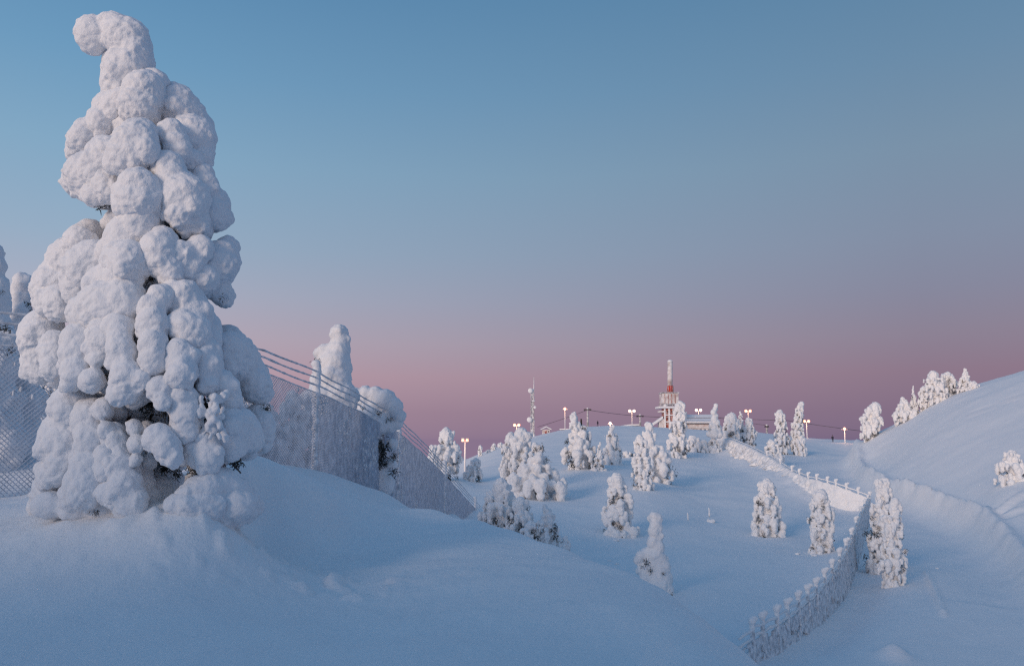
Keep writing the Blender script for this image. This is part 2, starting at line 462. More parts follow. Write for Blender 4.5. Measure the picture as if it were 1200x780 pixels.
def build_ground():
    th = np.concatenate([np.linspace(-180, -45, 70)[:-1], np.linspace(-45, -36, 40)[:-1], np.linspace(-36, 36, 700), np.linspace(36, 45, 40)[1:], np.linspace(45, 180, 70)[1:-1]])
    r = np.concatenate([[0.4, 0.9], np.exp(np.linspace(math.log(1.5), math.log(320), 640)), np.exp(np.linspace(math.log(320), math.log(30000), 50))[1:]])
    T, RR = np.meshgrid(np.radians(th), r)
    X, Y = (RR * np.sin(T)).ravel(), (RR * np.cos(T)).ravel()
    Z = ground(X, Y)
    n, m = len(r), len(th)
    idx = np.arange(n * m).reshape(n, m)
    a, b = idx[:-1], idx[1:]
    q = np.stack([a, np.roll(a, -1, 1), np.roll(b, -1, 1), b], -1).reshape(-1, 4)
    q = q[:, ::-1]
    me = bpy.data.meshes.new('snow_ground')
    me.vertices.add(n * m); me.vertices.foreach_set('co', np.stack([X, Y, Z], 1).ravel())
    me.loops.add(q.size); me.loops.foreach_set('vertex_index', q.ravel().astype(np.int32))
    me.polygons.add(len(q))
    me.polygons.foreach_set('loop_start', np.arange(0, q.size, 4, dtype=np.int32))
    me.polygons.foreach_set('loop_total', np.full(len(q), 4, dtype=np.int32))
    me.update(); me.validate()
    me.shade_smooth()
    o = link('snow_ground', me, M['ground'])
    tag(o, kind='structure')
build_ground()

# ------------------------------------------------------------------ snow-laden trees
_bm = bmesh.new(); bmesh.ops.create_icosphere(_bm, subdivisions=2, radius=1.0)
ICO_V = np.array([v.co[:] for v in _bm.verts]); ICO_F = np.array([[v.index for v in f.verts] for f in _bm.faces]); _bm.free()

def snow_mesh(name, lobes, voxel, parent, mat, bumps, seed, smooth_it=3):
    """union of rounded lobes grown together into one crusted surface"""
    L = np.array(lobes, float)
    V_, F_ = [], []
    for i, l in enumerate(L):
        V_.append(ICO_V * l[3:6] + l[:3]); F_.append(ICO_F + i * len(ICO_V))
    me = bpy.data.meshes.new(name)
    vv, ff = np.concatenate(V_), np.concatenate(F_)
    me.from_pydata(vv.tolist(), [], ff.tolist())
    o = bpy.data.objects.new(name, me); col.objects.link(o)
    md = o.modifiers.new('r', 'REMESH'); md.mode = 'VOXEL'; md.voxel_size = voxel
    sm = o.modifiers.new('s', 'SMOOTH'); sm.iterations = smooth_it; sm.factor = 0.5
    dg = bpy.context.evaluated_depsgraph_get()
    new = bpy.data.meshes.new_from_object(o.evaluated_get(dg))
    bpy.data.objects.remove(o); bpy.data.meshes.remove(me)
    new.name = name
    n = len(new.vertices)
    co = np.empty(n * 3); new.vertices.foreach_get('co', co); co = co.reshape(-1, 3)
    for scale, amp, kind in bumps:
        no = np.empty(n * 3); new.vertices.foreach_get('normal', no); no = no.reshape(-1, 3)
        s = perlin(co / scale + seed * 3.7)
        h = np.abs(s) * 2.2 - 0.45 if kind == 'b' else s * 1.6
        vary = np.clip(0.75 - 0.45 * no[:, 2] + 0.9 * perlin(co / 0.45 + seed), 0.2, 1.5) if kind == 's' and mat is M['snow'] else 1.0
        co = co + no * (h * amp * vary)[:, None]
        new.vertices.foreach_set('co', co.ravel()); new.update()
    new.materials.clear()
    new.shade_smooth()
    return link(name, new, mat, parent)

def twig_mesh(name, clumps, parent, rng, mat=None):
    """dark needle sprays: tapering twigs spreading from each clump, drooping"""
    m = MB()
    for (x, y, z, s, n) in clumps:
        for k in range(int(n * 1.8)):
            a = rng.uniform(0, 2 * math.pi); e = rng.uniform(-1.1, 0.5)
            d = Vector((math.cos(a) * math.cos(e), math.sin(a) * math.cos(e), math.sin(e) - 0.35)).normalized()
            p = Vector((x, y, z)) + Vector((rng.gauss(0, .35), rng.gauss(0, .35), rng.gauss(0, .45))) * s
            l = s * rng.uniform(0.3, 0.8)
            q = p + d * l
            w = s * rng.uniform(0.035, 0.07)
            m.tube([p, p.lerp(q, 0.6) + Vector((0, 0, -0.06 * l)), q + Vector((0, 0, -0.2 * l))], [w, w * 0.8, w * 0.15], 4, False)
    return m.build(name, mat or M['twig'], parent)

def gen_lobes(rng, H, W, style='cone', bend=0.0, gap=0.25, lean=0.0):
    lobes, clumps = [], []
    hw = W / 2
    def rad(t):
        if style == 'cone': return hw * min(1.0, 1.08 * (1 - t) ** 0.75 + 0.10)
        if style == 'column': return hw * (0.92 - 0.50 * t ** 2.0)
        if style == 'egg': return hw * (0.72 + 0.5 * t - 0.75 * t ** 3)
        if style == 'bush': return hw * math.sqrt(max(0.02, 1 - t * t * 0.9))
        if style == 'spire': return hw * (1 - t) ** 1.1 + 0.12 * hw
        return hw
    def axis(t): return bend * t ** 2.2 * hw + lean * t * H
    dz = max(0.14, 0.145 * W)
    nl = max(3, int(H / dz))
    phi = rng.uniform(0, 6.28)
    for i in range(nl):
        t = (i + 0.35) / nl
        Rr = rad(t) * rng.uniform(.80, 1.14); ax = axis(t) + rng.uniform(-.13, .13) * hw
        k = max(3, int(3.0 + 5.6 * Rr / hw))
        lobes.append((ax, 0, t * H, Rr * 0.42, Rr * 0.42, dz * 0.75))
        for j in range(k):
            phi += 2 * math.pi / k + rng.uniform(-0.25, 0.25)
            rl = W * rng.uniform(0.06, 0.125) * (0.55 + 0.5 * Rr / hw)
            rr = max(Rr - rl, 0) * rng.uniform(0.82, 1.1)
            z = t * H + rng.uniform(-0.3, 0.3) * dz
            c, s = math.cos(phi), math.sin(phi)
            if rng.random() < gap and t < 0.9:
                clumps.append((ax + c * rr * 0.95, s * rr * 0.95, z, rl * 1.25, 16)); continue
            lobes.append((ax + c * rr, s * rr, z, rl * rng.uniform(.9, 1.15), rl * rng.uniform(.9, 1.15), rl * rng.uniform(1.05, 1.5)))
            lobes.append((ax + c * rr * 1.04, s * rr * 1.04, z - rl * rng.uniform(0.9, 1.5), rl * .72, rl * .72, rl * .95))
            lobes.append((ax + c * rr * .55, s * rr * .55, z + rl * .35, rl * .95, rl * .95, rl * .9))
            if rng.random() < 0.16: clumps.append((ax + c * rr * .93, s * rr * .93, z - rl * 1.9, rl * .75, 8))
        phi += 0.9
    tr = rad(1.0)
    for q in range(3):
        t = 0.93 + 0.035 * q
        r_ = max(tr * (1.0 - 0.12 * q), W * 0.07)
        lobes.append((axis(t) + rng.uniform(-.2, .2) * r_, rng.uniform(-.2, .2) * r_, H * t - r_ * .35, r_, r_, r_ * 1.1))
    return lobes, clumps

GROUPS = {}
def make_tree(px, top, Y, wpx, style, label, seed, group, bend=0.0, gap=0.25, lean=0.0, voxel=None, kind='snow_laden_spruce', cat='snowy tree', trunk=False, sink=0.15):
    rng = random.Random(seed)
    p = P(px, top, Y)
    z0 = gz(p[0], Y)
    H = max(p[2] - z0, 0.5) + sink
    W = wpx / FPX * Y
    root = empty(kind, (p[0], Y, z0 - sink), label, cat, group)
    lobes, clumps = gen_lobes(rng, H, W, style, bend + rng.uniform(-.3, .3), gap * .65, lean + rng.uniform(-.035, .035))
    if trunk:
        cut = H * 0.2
        lobes = [l for l in lobes if l[2] > cut or l[0] < -0.1 * W]
    vx = voxel or max(0.03, min(W, H) / 58)
    snow_mesh('snow_crust', lobes, vx, root, M['far_snow'], [(W * .16, W * .030, 'b'), (W * .065, W * .016, 'b'), (W * .03, W * .008, 'b')], seed, 1)
    if clumps: twig_mesh('foliage', clumps, root, rng)
    m = MB(); m.tube([(0, 0, -0.3), (lean * H * .5, 0, H * .5), (lean * H * .9 + bend * W * .35, 0, H * .9)], [W * .06, W * .045, W * .02], 7)
    m.build('trunk', M['bark'], root, True)
    return root

# --- the big tree in front, lobes at their place in the tree: x, height (both photo pixels = centimetres), radius, extra depth
TY = 9.5
BIG = [   # one row per drooping snow mass
 [(108,40,19,0),(120,34,17,0),(131,34,19,0),(152,47,20,0),(163,68,17,0),(144,80,22,0),(137,97,17,0),(158,60,18,0)],
 [(169,110,32,12),(180,104,24,10),(160,126,24,10)],
 [(145,118,18,0),(131,127,20,0),(118,144,20,0)],
 [(205,120,26,0),(215,138,28,0),(226,163,27,2),(237,173,16,4),(240,185,14,2)],
 [(203,157,20,4),(205,175,14,6),(224,190,15,2)],
 [(104,157,22,2),(95,166,16,4),(87,178,13,2)],
 [(163,161,26,18),(152,182,24,20),(170,178,18,20)],
 [(123,184,26,6),(120,195,22,8),(106,207,27,10),(87,212,17,8),(98,226,10,8),(112,228,13,8)],
 [(127,214,20,4),(131,228,12,2)],
 [(163,219,27,26),(163,233,26,26)],
 [(198,196,20,8),(204,212,24,8),(216,234,29,12),(212,252,20,10),(228,262,21,8)],
 [(237,206,15,0),(241,224,16,3),(254,241,17,2),(247,255,15,2),(262,255,12,0)],
 [(170,256,20,14),(157,273,30,14),(140,286,20,12),(128,294,16,8)],
 [(144,306,26,20),(160,309,20,18)],
 [(190,286,23,14),(187,306,23,18),(204,322,15,10)],
 [(206,300,14,8),(222,298,16,8),(218,318,13,8),(235,292,17,6)],
 [(267,290,18,2),(254,312,21,4),(272,305,12,2),(242,326,15,6)],
 [(258,336,13,2),(262,350,11,0)],
 [(97,281,20,2),(80,303,24,4),(64,333,24,4),(54,353,17,2),(70,356,24,4)],
 [(108,306,27,10),(97,326,28,12)],
 [(140,322,24,20),(118,334,20,16)],
 [(51,384,22,4),(47,410,22,6),(42,438,16,4),(36,424,14,2)],
 [(62,402,16,8),(60,430,14,8)],
 [(144,353,26,26),(118,360,28,24),(101,374,18,22)],
 [(93,399,18,24),(91,421,18,24),(90,441,16,24),(80,431,13,20)],
 [(110,446,15,20),(120,388,18,24),(115,420,10,20)],
 [(140,386,20,28),(142,410,16,28),(146,434,17,28),(150,451,17,26),(136,461,13,26),(164,447,12,24)],
 [(186,350,17,24),(178,366,19,28),(180,390,16,28),(180,411,14,28),(178,427,12,28)],
 [(199,350,15,18),(217,348,23,20),(226,371,24,20),(214,382,17,22),(231,394,21,20)],
 [(210,410,15,24),(214,434,16,26),(213,448,10,26)],
 [(240,414,17,14),(243,434,15,16),(246,451,11,16)],
 [(246,384,13,8),(250,398,10,8)],
 [(186,456,13,26),(190,471,9,26)],
 [(211,464,16,26),(216,484,18,28),(216,502,15,26)],
 [(178,517,10,24),(187,513,17,26),(198,525,15,26),(203,537,11,26)],
 [(268,408,21,2),(279,420,25,4),(292,434,21,4),(297,449,20,4),(306,463,14,2)],
 [(262,450,15,10),(271,468,15,12)],
 [(265,506,23,14),(280,500,21,12),(293,516,16,10),(272,522,14,12)],
 [(300,485,13,4),(311,502,12,2),(308,519,10,2)],
 [(245,514,15,14),(238,530,18,16),(250,540,11,16)],
 [(85,472,22,12),(80,492,22,14),(78,512,26,16),(84,536,26,18),(70,556,24,16),(62,572,20,14),(48,584,13,8)],
 [(104,486,18,12),(108,508,18,16),(104,532,20,20),(106,556,22,22),(100,578,22,22),(84,586,16,20)],
 [(118,480,12,10),(122,505,11,12),(121,530,11,14),(124,552,12,16)],
 [(124,575,14,18),(140,586,16,20)],
 [(134,505,9,6),(138,525,13,10),(141,546,17,14),(148,568,18,16),(160,584,13,12),(152,592,14,16)],
 [(222,584,18,24),(236,576,20,24),(252,572,20,20),(268,576,20,18),(284,584,17,12),(300,594,11,6)],
 [(206,594,14,26),(226,596,18,30),(248,594,19,28),(270,594,18,20),(288,598,13,12)],
 [(158,500,9,0),(160,520,9,2),(158,540,8,4)]]
def big_radius(y):
    ys = [20, 60, 100, 130, 160, 220, 290, 360, 440, 520, 600]
    cs = [140, 152, 155, 165, 163, 172, 178, 160, 168, 174, 174]
    rs = [22, 28, 34, 52, 78, 90, 102, 112, 134, 136, 136]
    return np.interp(y, ys, cs), np.interp(y, ys, rs)
def big_tree():
    rng = random.Random(5)
    base = P(170, 603, TY)
    root = empty('snow_laden_spruce', (base[0], TY, gz(base[0], TY)), 'towering snow caked spruce with a hooked top standing in front of the chain-link fence', 'snowy tree')
    k = TY / FPX * 1.0
    def to_local(px, py, depth):
        p = P(px, py, TY + depth)
        return p[0] - base[0], depth, p[2] - root.location.z
    crust = [(.34, .040, 's'), (.14, .017, 'b'), (.06, .014, 's'), (.032, .008, 's')]
    for mi, mass in enumerate(BIG):
        dense = [mass[0]]
        for a, b in zip(mass, mass[1:]):
            gap = math.hypot(a[0] - b[0], a[1] - b[1])
            n = max(1, int(round(gap / (.45 * min(a[2], b[2])))))
            dense += [tuple(u + (v - u) * t / n for u, v in zip(a, b)) for t in range(1, n)] if gap < 2.0 * max(a[2], b[2]) else []
            dense.append(b)
        off = rng.uniform(-4, 4)
        front, back = [], []
        for px, py, r, ex in dense:
            c, Rr = big_radius(py)
            d = math.sqrt(max((Rr - r * .5) ** 2 - (px - c) ** 2, 0)) * 0.85
            r *= k * (1.0 if py > 100 else 1.12) * rng.uniform(.80, 1.13)
            x, y, z = to_local(px + rng.uniform(-2, 2), py, -(d + ex * 1.05 + off + rng.uniform(-5, 5)) * k)
            front.append((x, y, z, r * rng.uniform(.94, 1.04), r, r * rng.uniform(1.0, 1.15)))
            front.append((x * .95, y * .72, z - r * .1, r * .85, r, r * .9))
            for kn in range(2):
                a, e, q = rng.uniform(0, 6.28), rng.uniform(-1.2, .45), r * rng.uniform(.22, .46)
                front.append((x + r * .78 * math.cos(a) * math.cos(e), y - abs(r * .7 * math.sin(a) * math.cos(e)), z + r * .8 * math.sin(e), q, q, q * 1.15))
            if d > 12 and py < 590:
                x, y, z = to_local(c + (px - c) * rng.uniform(.86, 1.0), py + off * 2, (d * rng.uniform(.88, 1.0)) * k)
                back.append((x, y, z, r * 1.1, r * 1.1, r * 1.3))
        snow_mesh('snow_clump', front, 0.016, root, M['snow'], crust, 11 + mi, 2)
        if back: snow_mesh('snow_clump', back, 0.03, root, M['snow'], crust[:2], 61 + mi, 3)
    lobes = []
    for py in range(110, 500, 22):                    # snow packed round the stem
        c, Rr = big_radius(py)
        f = 0.56 if py < 430 else 0.42
        x, y, z = to_local(c - (8 if py > 430 else 0), py, 0)
        lobes.append((x, y, z, Rr * f * k, Rr * f * k, 20 * k))
    for px, py, r in ((60, 592, 16), (90, 596, 18), (120, 594, 16), (150, 596, 14), (240, 596, 22), (275, 594, 20), (215, 594, 18)):
        x, y, z = to_local(px, py, -1.0); lobes.append((x, y, z, r * k * 1.2, r * k, r * k))
    for px, py, r, dep in ((190, 575, 26, -.35), (175, 540, 26, -.2), (200, 520, 26, -.25), (185, 598, 30, -.6)):
        x, y, z = to_local(px, py, dep); lobes.append((x, y, z, r * k, r * k, r * k * 1.3))
    snow_mesh('snow_core', lobes, 0.03, root, M['snow'], crust[:3], 5, 2)
    lobes = []
    for q in range(44):
        px, py = 232 + rng.uniform(0, 34), 458 + rng.uniform(0, 54)
        x, y, z = to_local(px, py, -1.27 + rng.uniform(-.10, .08) + abs(px - 246) * .004)
        r = rng.uniform(2.2, 4.6) * k
        tx = rng.uniform(-.07, .07)
        for t in range(2): lobes.append((x + tx * t * .6, y, z - t * r * .9, r * (1 - .15 * t), r, r * 1.1))
    snow_mesh('snowy_twigs', lobes, 0.014, root, M['snow'], [(.05, .006, 's')], 6, 1)
    clumps = []
    for px, py, s, n, dep in ((246, 482, 15, 60, .90), (238, 496, 12, 40, .9), (254, 500, 12, 30, .85), (190, 478, 10, 26, .9), (150, 290, 7, 14, 1.0), (162, 291, 6, 12, 1.0), (205, 272, 8, 18, .75), (229, 266, 7, 14, .7),
                              (172, 325, 8, 20, .95), (200, 338, 9, 20, .9), (256, 343, 8, 22, .45), (160, 385, 8, 16, 1.15), (126, 440, 7, 14, 1.15), (180, 437, 8, 24, 1.0), (172, 470, 12, 50, .85), (250, 546, 10, 36, .95), (274, 541, 9, 36, .8),
                              (116, 578, 6, 14, 1.1), (110, 598, 6, 14, 1.2), (116, 236, 9, 26, .6), (190, 545, 10, 30, .7), (205, 553, 8, 24, .8), (168, 500, 12, 40, .7), (225, 548, 9, 24, 1.0), (160, 520, 10, 30, .6), (130, 335, 6, 12, .9), (178, 150, 7, 14, .5), (188, 190, 7, 14, .6), (310, 478, 7, 20, .1)):
        x, y, z = to_local(px, py, -dep)
        clumps.append((x, y + .05, z, s * k * .95, int(n * 1.4)))
    tw = twig_mesh('foliage', clumps, root, rng)
    m = MB()
    m.tube([(0.15, 0, -.4), (.12, -.05, 1.2), (.05, 0, 3), (0, 0, 4.6)], [.15, .13, .09, .05], 10)
    for q in range(26):
        a, z = rng.uniform(0, 6.28), rng.uniform(.35, 1.6)
        l = rng.uniform(.5, 1.0)
        m.tube([(.12, 0, z), (.12 + l * .6 * math.cos(a), l * .6 * math.sin(a), z - .12), (.12 + l * math.cos(a), l * math.sin(a), z - .5)], [.025, .018, .008], 5)
    m.build('trunk', M['bark'], root, True)
big_tree()

# --- trees close behind the fence, lobes in photo pixels at their own distance
def lobe_tree(px0, Y, lobes_px, clumps_px, label, seed, voxel, depth=0.8, group=None):
    rng = random.Random(seed)
    b = P(px0, 560, Y)
    root = empty('snow_laden_spruce', (b[0], Y, gz(b[0], Y)), label, 'snowy tree', group)
    k = Y / FPX
    lobes = []
    for px, py, r in lobes_px:
        for side in (-1, 1):
            p = P(px, py, Y + side * r * k * depth * rng.uniform(.3, .8))
            q = r * k * rng.uniform(.92, 1.08)
            lobes.append((p[0] - b[0], p[1] - Y, p[2] - root.location.z, q, q, q * 1.1))
            for kk in range(2):
                a, e, f = rng.uniform(0, 6.28), rng.uniform(-.9, .6), rng.uniform(.3, .5)
                lobes.append((p[0] - b[0] + .8 * q * math.cos(a) * math.cos(e), p[1] - Y + .8 * q * math.sin(a) * math.cos(e), p[2] - root.location.z + .8 * q * math.sin(e), q * f, q * f, q * f * 1.2))
    snow_mesh('snow_crust', lobes, voxel, root, M['snow'] if Y < 30 else M['far_snow'], [(.22, .03, 'b'), (.09, .022, 'b')], seed, 1)
    cl = []
    for px, py, s, n in clumps_px:
        p = P(px, py, Y - (.5 if Y < 60 else .75)); cl.append((p[0] - b[0], p[1] - Y, p[2] - root.location.z, s * k, n))
    if cl: twig_mesh('foliage', cl, root, rng)
    m = MB()
    top = min(l[1] for l in lobes_px); xs = [l[0] for l in lobes_px if l[1] < top + 40]
    t = P(sum(xs) / len(xs), top + 25, Y)
    m.tube([(0, 0, -.5), ((t[0] - b[0]) * .6, 0, (t[2] - root.location.z) * .6), (t[0] - b[0], 0, t[2] - root.location.z)], [.12, .09, .04], 8)
    m.build('trunk', M['bark'], root, True)
    return root
lobe_tree(393, 25, [(397,391,11),(398,400,12),(396,412,14),(388,410,9),(380,413,10),(373,414,6),(392,425,17),(384,428,14),(402,432,11),(404,442,9),(392,445,20),(380,450,18),(395,465,22),(378,470,22),(388,490,24),(402,480,14),(372,490,18),(385,515,24),(395,540,20),(378,540,20),(390,565,22)],
          [(372, 424, 6, 14), (400, 520, 10, 20), (376, 520, 10, 20)], 'round headed snow pillar of a tree rising behind the fence post', 21, .05)
lobe_tree(440, 28, [(415,462,9),(428,461,9),(440,463,10),(452,468,12),(462,477,11),(468,488,8),(466,497,6),(424,470,10),(440,474,10),(430,490,16),(444,496,14),(420,498,13),(456,500,8),(412,510,8),(430,508,12),(460,520,7),(418,540,9),(428,550,10),(446,552,9),(458,545,8),(436,560,14),(425,565,14),(450,568,12),(408,530,7),(405,550,9)],
          [(420,520,9,40),(430,522,10,50),(440,518,10,50),(448,525,10,50),(425,535,9,40),(436,540,10,50),(446,540,9,40),(462,535,6,30),(462,552,6,30),(418,552,7,24),(426,478,5,14),(443,484,5,14),(456,492,5,16)],
          'arched snow bent tree with dark twigs pressed behind the chain-link mesh', 22, .05)
lobe_tree(-12, 15.5, [(-8,297,12),(-4,312,12),(-12,325,16),(-2,335,13),(-8,350,18),(2,362,12),(-16,370,22),(-4,385,18),(8,400,14),(-14,410,26),(0,430,22),(-16,450,28),(4,470,22),(-12,500,30),(6,520,24),(-10,550,32)],
          [(8,385,7,24),(12,410,7,24),(2,342,4,10)], 'tall shaded snow covered tree cut by the left picture edge behind the fence', 23, .05)
lobe_tree(26, 16.5, [(24,328,9),(30,332,9),(20,338,8),(22,350,10),(32,348,7),(26,365,11),(18,378,10),(32,382,10),(24,398,14),(34,412,12),(16,415,14),(26,440,20),(36,470,18),(18,480,20),(28,510,24),(24,550,26)],
          [(33,356,5,22),(36,364,4,18),(14,398,7,24),(34,396,6,24),(10,386,5,16)], 'small knob topped snowy tree between the left edge and the big tree', 24, .05)

GV = 'snow laden trees of the valley and hills'
lobe_tree(770, 32, [(767,606,7),(771,607,6),(768,614,6),(766,622,7),(770,628,7),(772,618,5),(765,636,8),(771,641,8),(768,650,9),(773,655,8),(764,660,10),(771,668,11),(778,664,8),(765,677,11),(775,680,12),(782,676,7),(768,690,14),(780,692,10),(760,686,9),(784,700,8),(772,704,15),
           (756,648,6),(751,651,6),(747,656,5),(758,652,5),(762,646,6),(755,668,8),(757,678,8)],
          [(757,658,5,20),(752,663,3,10),(786,697,4,16),(762,668,4,14),(778,672,3,10)], 'thin snowy spire with a drooping arm on its left beside the front bank', 31, .05, .8, GV)
lobe_tree(838, 112, [(839,475,2.6),(838,479,3.2),(836,483,3.5),(839,487,3.2),(837,491,4.2),(840,495,4),(835,499,4.5),(841,502,5),(836,507,6),(843,509,4.5),(831,508,4)],
          [(842,499,2,14),(832,503,2,14),(838,505,2,14)], 'slim twisted snow spire at the right end of the long building', 33, .09, .8, GV)
TREES = [
 (296, 444, 22.5, 95, 'bush', 'wide snow bush seen through the mesh beside the big tree', dict(gap=.1, cat='snowy bush', kind='snow_laden_bush')),
 (345, 462, 24.0, 60, 'bush', 'snow bush seen through the mesh just left of the tall fence post', dict(gap=.15, cat='snowy bush', kind='snow_laden_bush')),
 (60, 440, 18.5, 90, 'bush', 'snow bush seen through the mesh left of the big tree', dict(gap=.12, cat='snowy bush', kind='snow_laden_bush')),
 # px, top, distance, width px, style, label, options
 (1030, 563, 39.5, 42, 'column', 'broad snowy tree with dark left side, standing behind a narrow snow column', dict(gap=.62)),
 (1041, 586, 35.0, 34, 'column', 'narrow snow column of a tree right of the rime crusted netting fence', dict(gap=.10)),
 (960, 577, 47, 36, 'egg', 'drooping snowy tree with tapering foot, left of the near rime fence corner', dict(gap=.24)),
 (895, 564, 54, 40, 'column', 'stout snow coated tree with a dark opening at its foot, alone on the valley floor', dict(gap=.28)),
 (725, 558, 50, 42, 'column', 'squat snowy tree with dark gaps and a spreading foot in the middle of the valley', dict(gap=.30)),
 (751, 512, 67, 28, 'column', 'narrow snowy tree at the front of the pair below the tower', dict(gap=.20)),
 (768, 496, 76, 50, 'cone', 'wide snowy tree with dark right flank behind the narrow one below the tower', dict(gap=.30, lean=-.1)),
 (794, 472, 104, 28, 'column', 'tall snow coated tree that covers the right side of the broadcast tower', dict(gap=.22)),
 (855, 486, 118, 26, 'egg', 'dome shaped snow tree at the upper end of the drift fence', dict(gap=.05)),
 (867, 482, 122, 15, 'cone', 'small pointed snowy tree peeking out behind the dome shaped one', dict(gap=.3)),
 (878, 491, 121, 18, 'egg', 'bluish shaded snow tree right of the dome shaped one on the drift fence', dict(gap=.35)),
 (916, 482, 136, 20, 'egg', 'shorter left tree of the pair standing beyond the drift fence', dict(gap=.28)),
 (933, 472, 136, 20, 'column', 'taller snowy tree with a bare dark right side in the pair beyond the drift fence', dict(gap=.30, bend=.5)),
 (1018, 474, 107, 30, 'egg', 'lone snowy tree where the right hill begins, right of the last lamp', dict(gap=.22, bend=.3)),
 (1060, 466, 105, 30, 'cone', 'snow mound of a tree lowest in the row on the right hill crest', dict(gap=.05)),
 (1070, 452, 105, 13, 'spire', 'thin twig tipped snow tree second up the right hill crest', dict(gap=.15)),
 (1081, 454, 104, 15, 'egg', 'small shaded snow tree just left of the bulky white one on the hill crest', dict(gap=.25)),
 (1097, 437, 102, 27, 'egg', 'biggest bulky white snow tree in the row on the right hill crest', dict(gap=.04, bend=-.2)),
 (1112, 438, 103, 22, 'egg', 'dark flanked snow tree right behind the biggest one on the hill crest', dict(gap=.45)),
 (1130, 432, 101, 18, 'cone', 'white pointed snow tree highest up the right hill crest', dict(gap=.06)),
 (681, 484, 84, 46, 'cone', 'large pointed spruce with a curled snowy tip and dark gaps on the open slope', dict(gap=.28)),
 (701, 518, 82, 18, 'spire', 'little snowy spruce hugging the right foot of the large pointed one', dict(gap=.2)),
 (716, 499, 92, 28, 'cone', 'mid sized spruce right of the large pointed one, dark on its right side', dict(gap=.26)),
 (527, 505, 77, 36, 'egg', 'clumpy snow tree on a dark bare stem at the end of the chain-link fence', dict(gap=.20, trunk=True, bend=-.3)),
 (507, 522, 76, 12, 'egg', 'small snow tree half hidden by the fence wires, left of the clumpy one', dict(gap=.1)),
 (555, 538, 80, 24, 'bush', 'low bluish snow bush right of the clumpy tree', dict(gap=.15)),
 (596, 509, 72, 30, 'column', 'left upright tree of the big snowy clump in the valley', dict(gap=.28)),
 (612, 505, 70, 40, 'egg', 'tallest tree of the big snowy clump, twin tipped and dense', dict(gap=.22)),
 (629, 520, 64, 66, 'cone', 'widest spreading tree at the front right of the big snowy clump', dict(gap=.30)),
 (590, 565, 40, 52, 'column', 'dark gapped tree cut off by the front snow bank beside the fence end', dict(gap=.33)),
 (610, 586, 39, 38, 'egg', 'low snowy tree filling the space right of the dark gapped one on the snow bank', dict(gap=.28)),
 (622, 612, 37.5, 34, 'bush', 'round snow bush at the left foot of the round topped tree', dict(gap=.18)),
 (661, 628, 36, 20, 'bush', 'small snow bush trailing right of the round topped tree', dict(gap=.15)),
 (1184, 529, 57, 36, 'bush', 'dark fronted snow bush alone on the slope at the right picture edge', dict(gap=.30, cat='snowy bush', kind='snow_laden_bush')),
 (906, 516, 112, 24, 'bush', 'twiggy snow bush just behind the drift fence', dict(gap=.4, cat='snowy bush', kind='snow_laden_bush')),
 (735, 530, 100, 22, 'bush', 'low snow bush between the mid sized spruce and the pair below the tower', dict(gap=.2, cat='snowy bush', kind='snow_laden_bush')),
 (815, 512, 112, 30, 'bush', 'snow swamped bush in front of the long building', dict(gap=.15, cat='snowy bush', kind='snow_laden_bush')),
 (835, 514, 112, 22, 'bush', 'snow swamped bush left of the dome shaped tree', dict(gap=.15, cat='snowy bush', kind='snow_laden_bush')),
 (563, 522, 205, 7, 'egg', 'thin snow stub leftmost on the far ridge right of the first lamp', dict(gap=.2)),
 (572, 527, 208, 8, 'bush', 'tiny snow lump second on the far ridge', dict(gap=.1)),
 (578, 520, 212, 8, 'egg', 'tiny snow tree third along the far ridge', dict(gap=.1)),
 (587, 519, 218, 9, 'egg', 'small snow tree on the far ridge just left of the big clump', dict(gap=.1)),
 (574, 576, 41, 32, 'egg', 'plump snow tree touching the fence wires left of the dark gapped one', dict(gap=.25)),
 (643, 592, 37.5, 46, 'cone', 'round topped snow tree lowest along the front snow bank', dict(gap=.55)),
 (1141, 447, 99, 14, 'bush', 'low snow hump at the upper end of the tree row on the hill crest', dict(gap=.02, cat='snowy bush', kind='snow_laden_bush')),
]
for i, (px, top, Y, w, st, lab, op) in enumerate(TREES):
    make_tree(px, top, Y, w, st, lab, 100 + i, GV, **op)

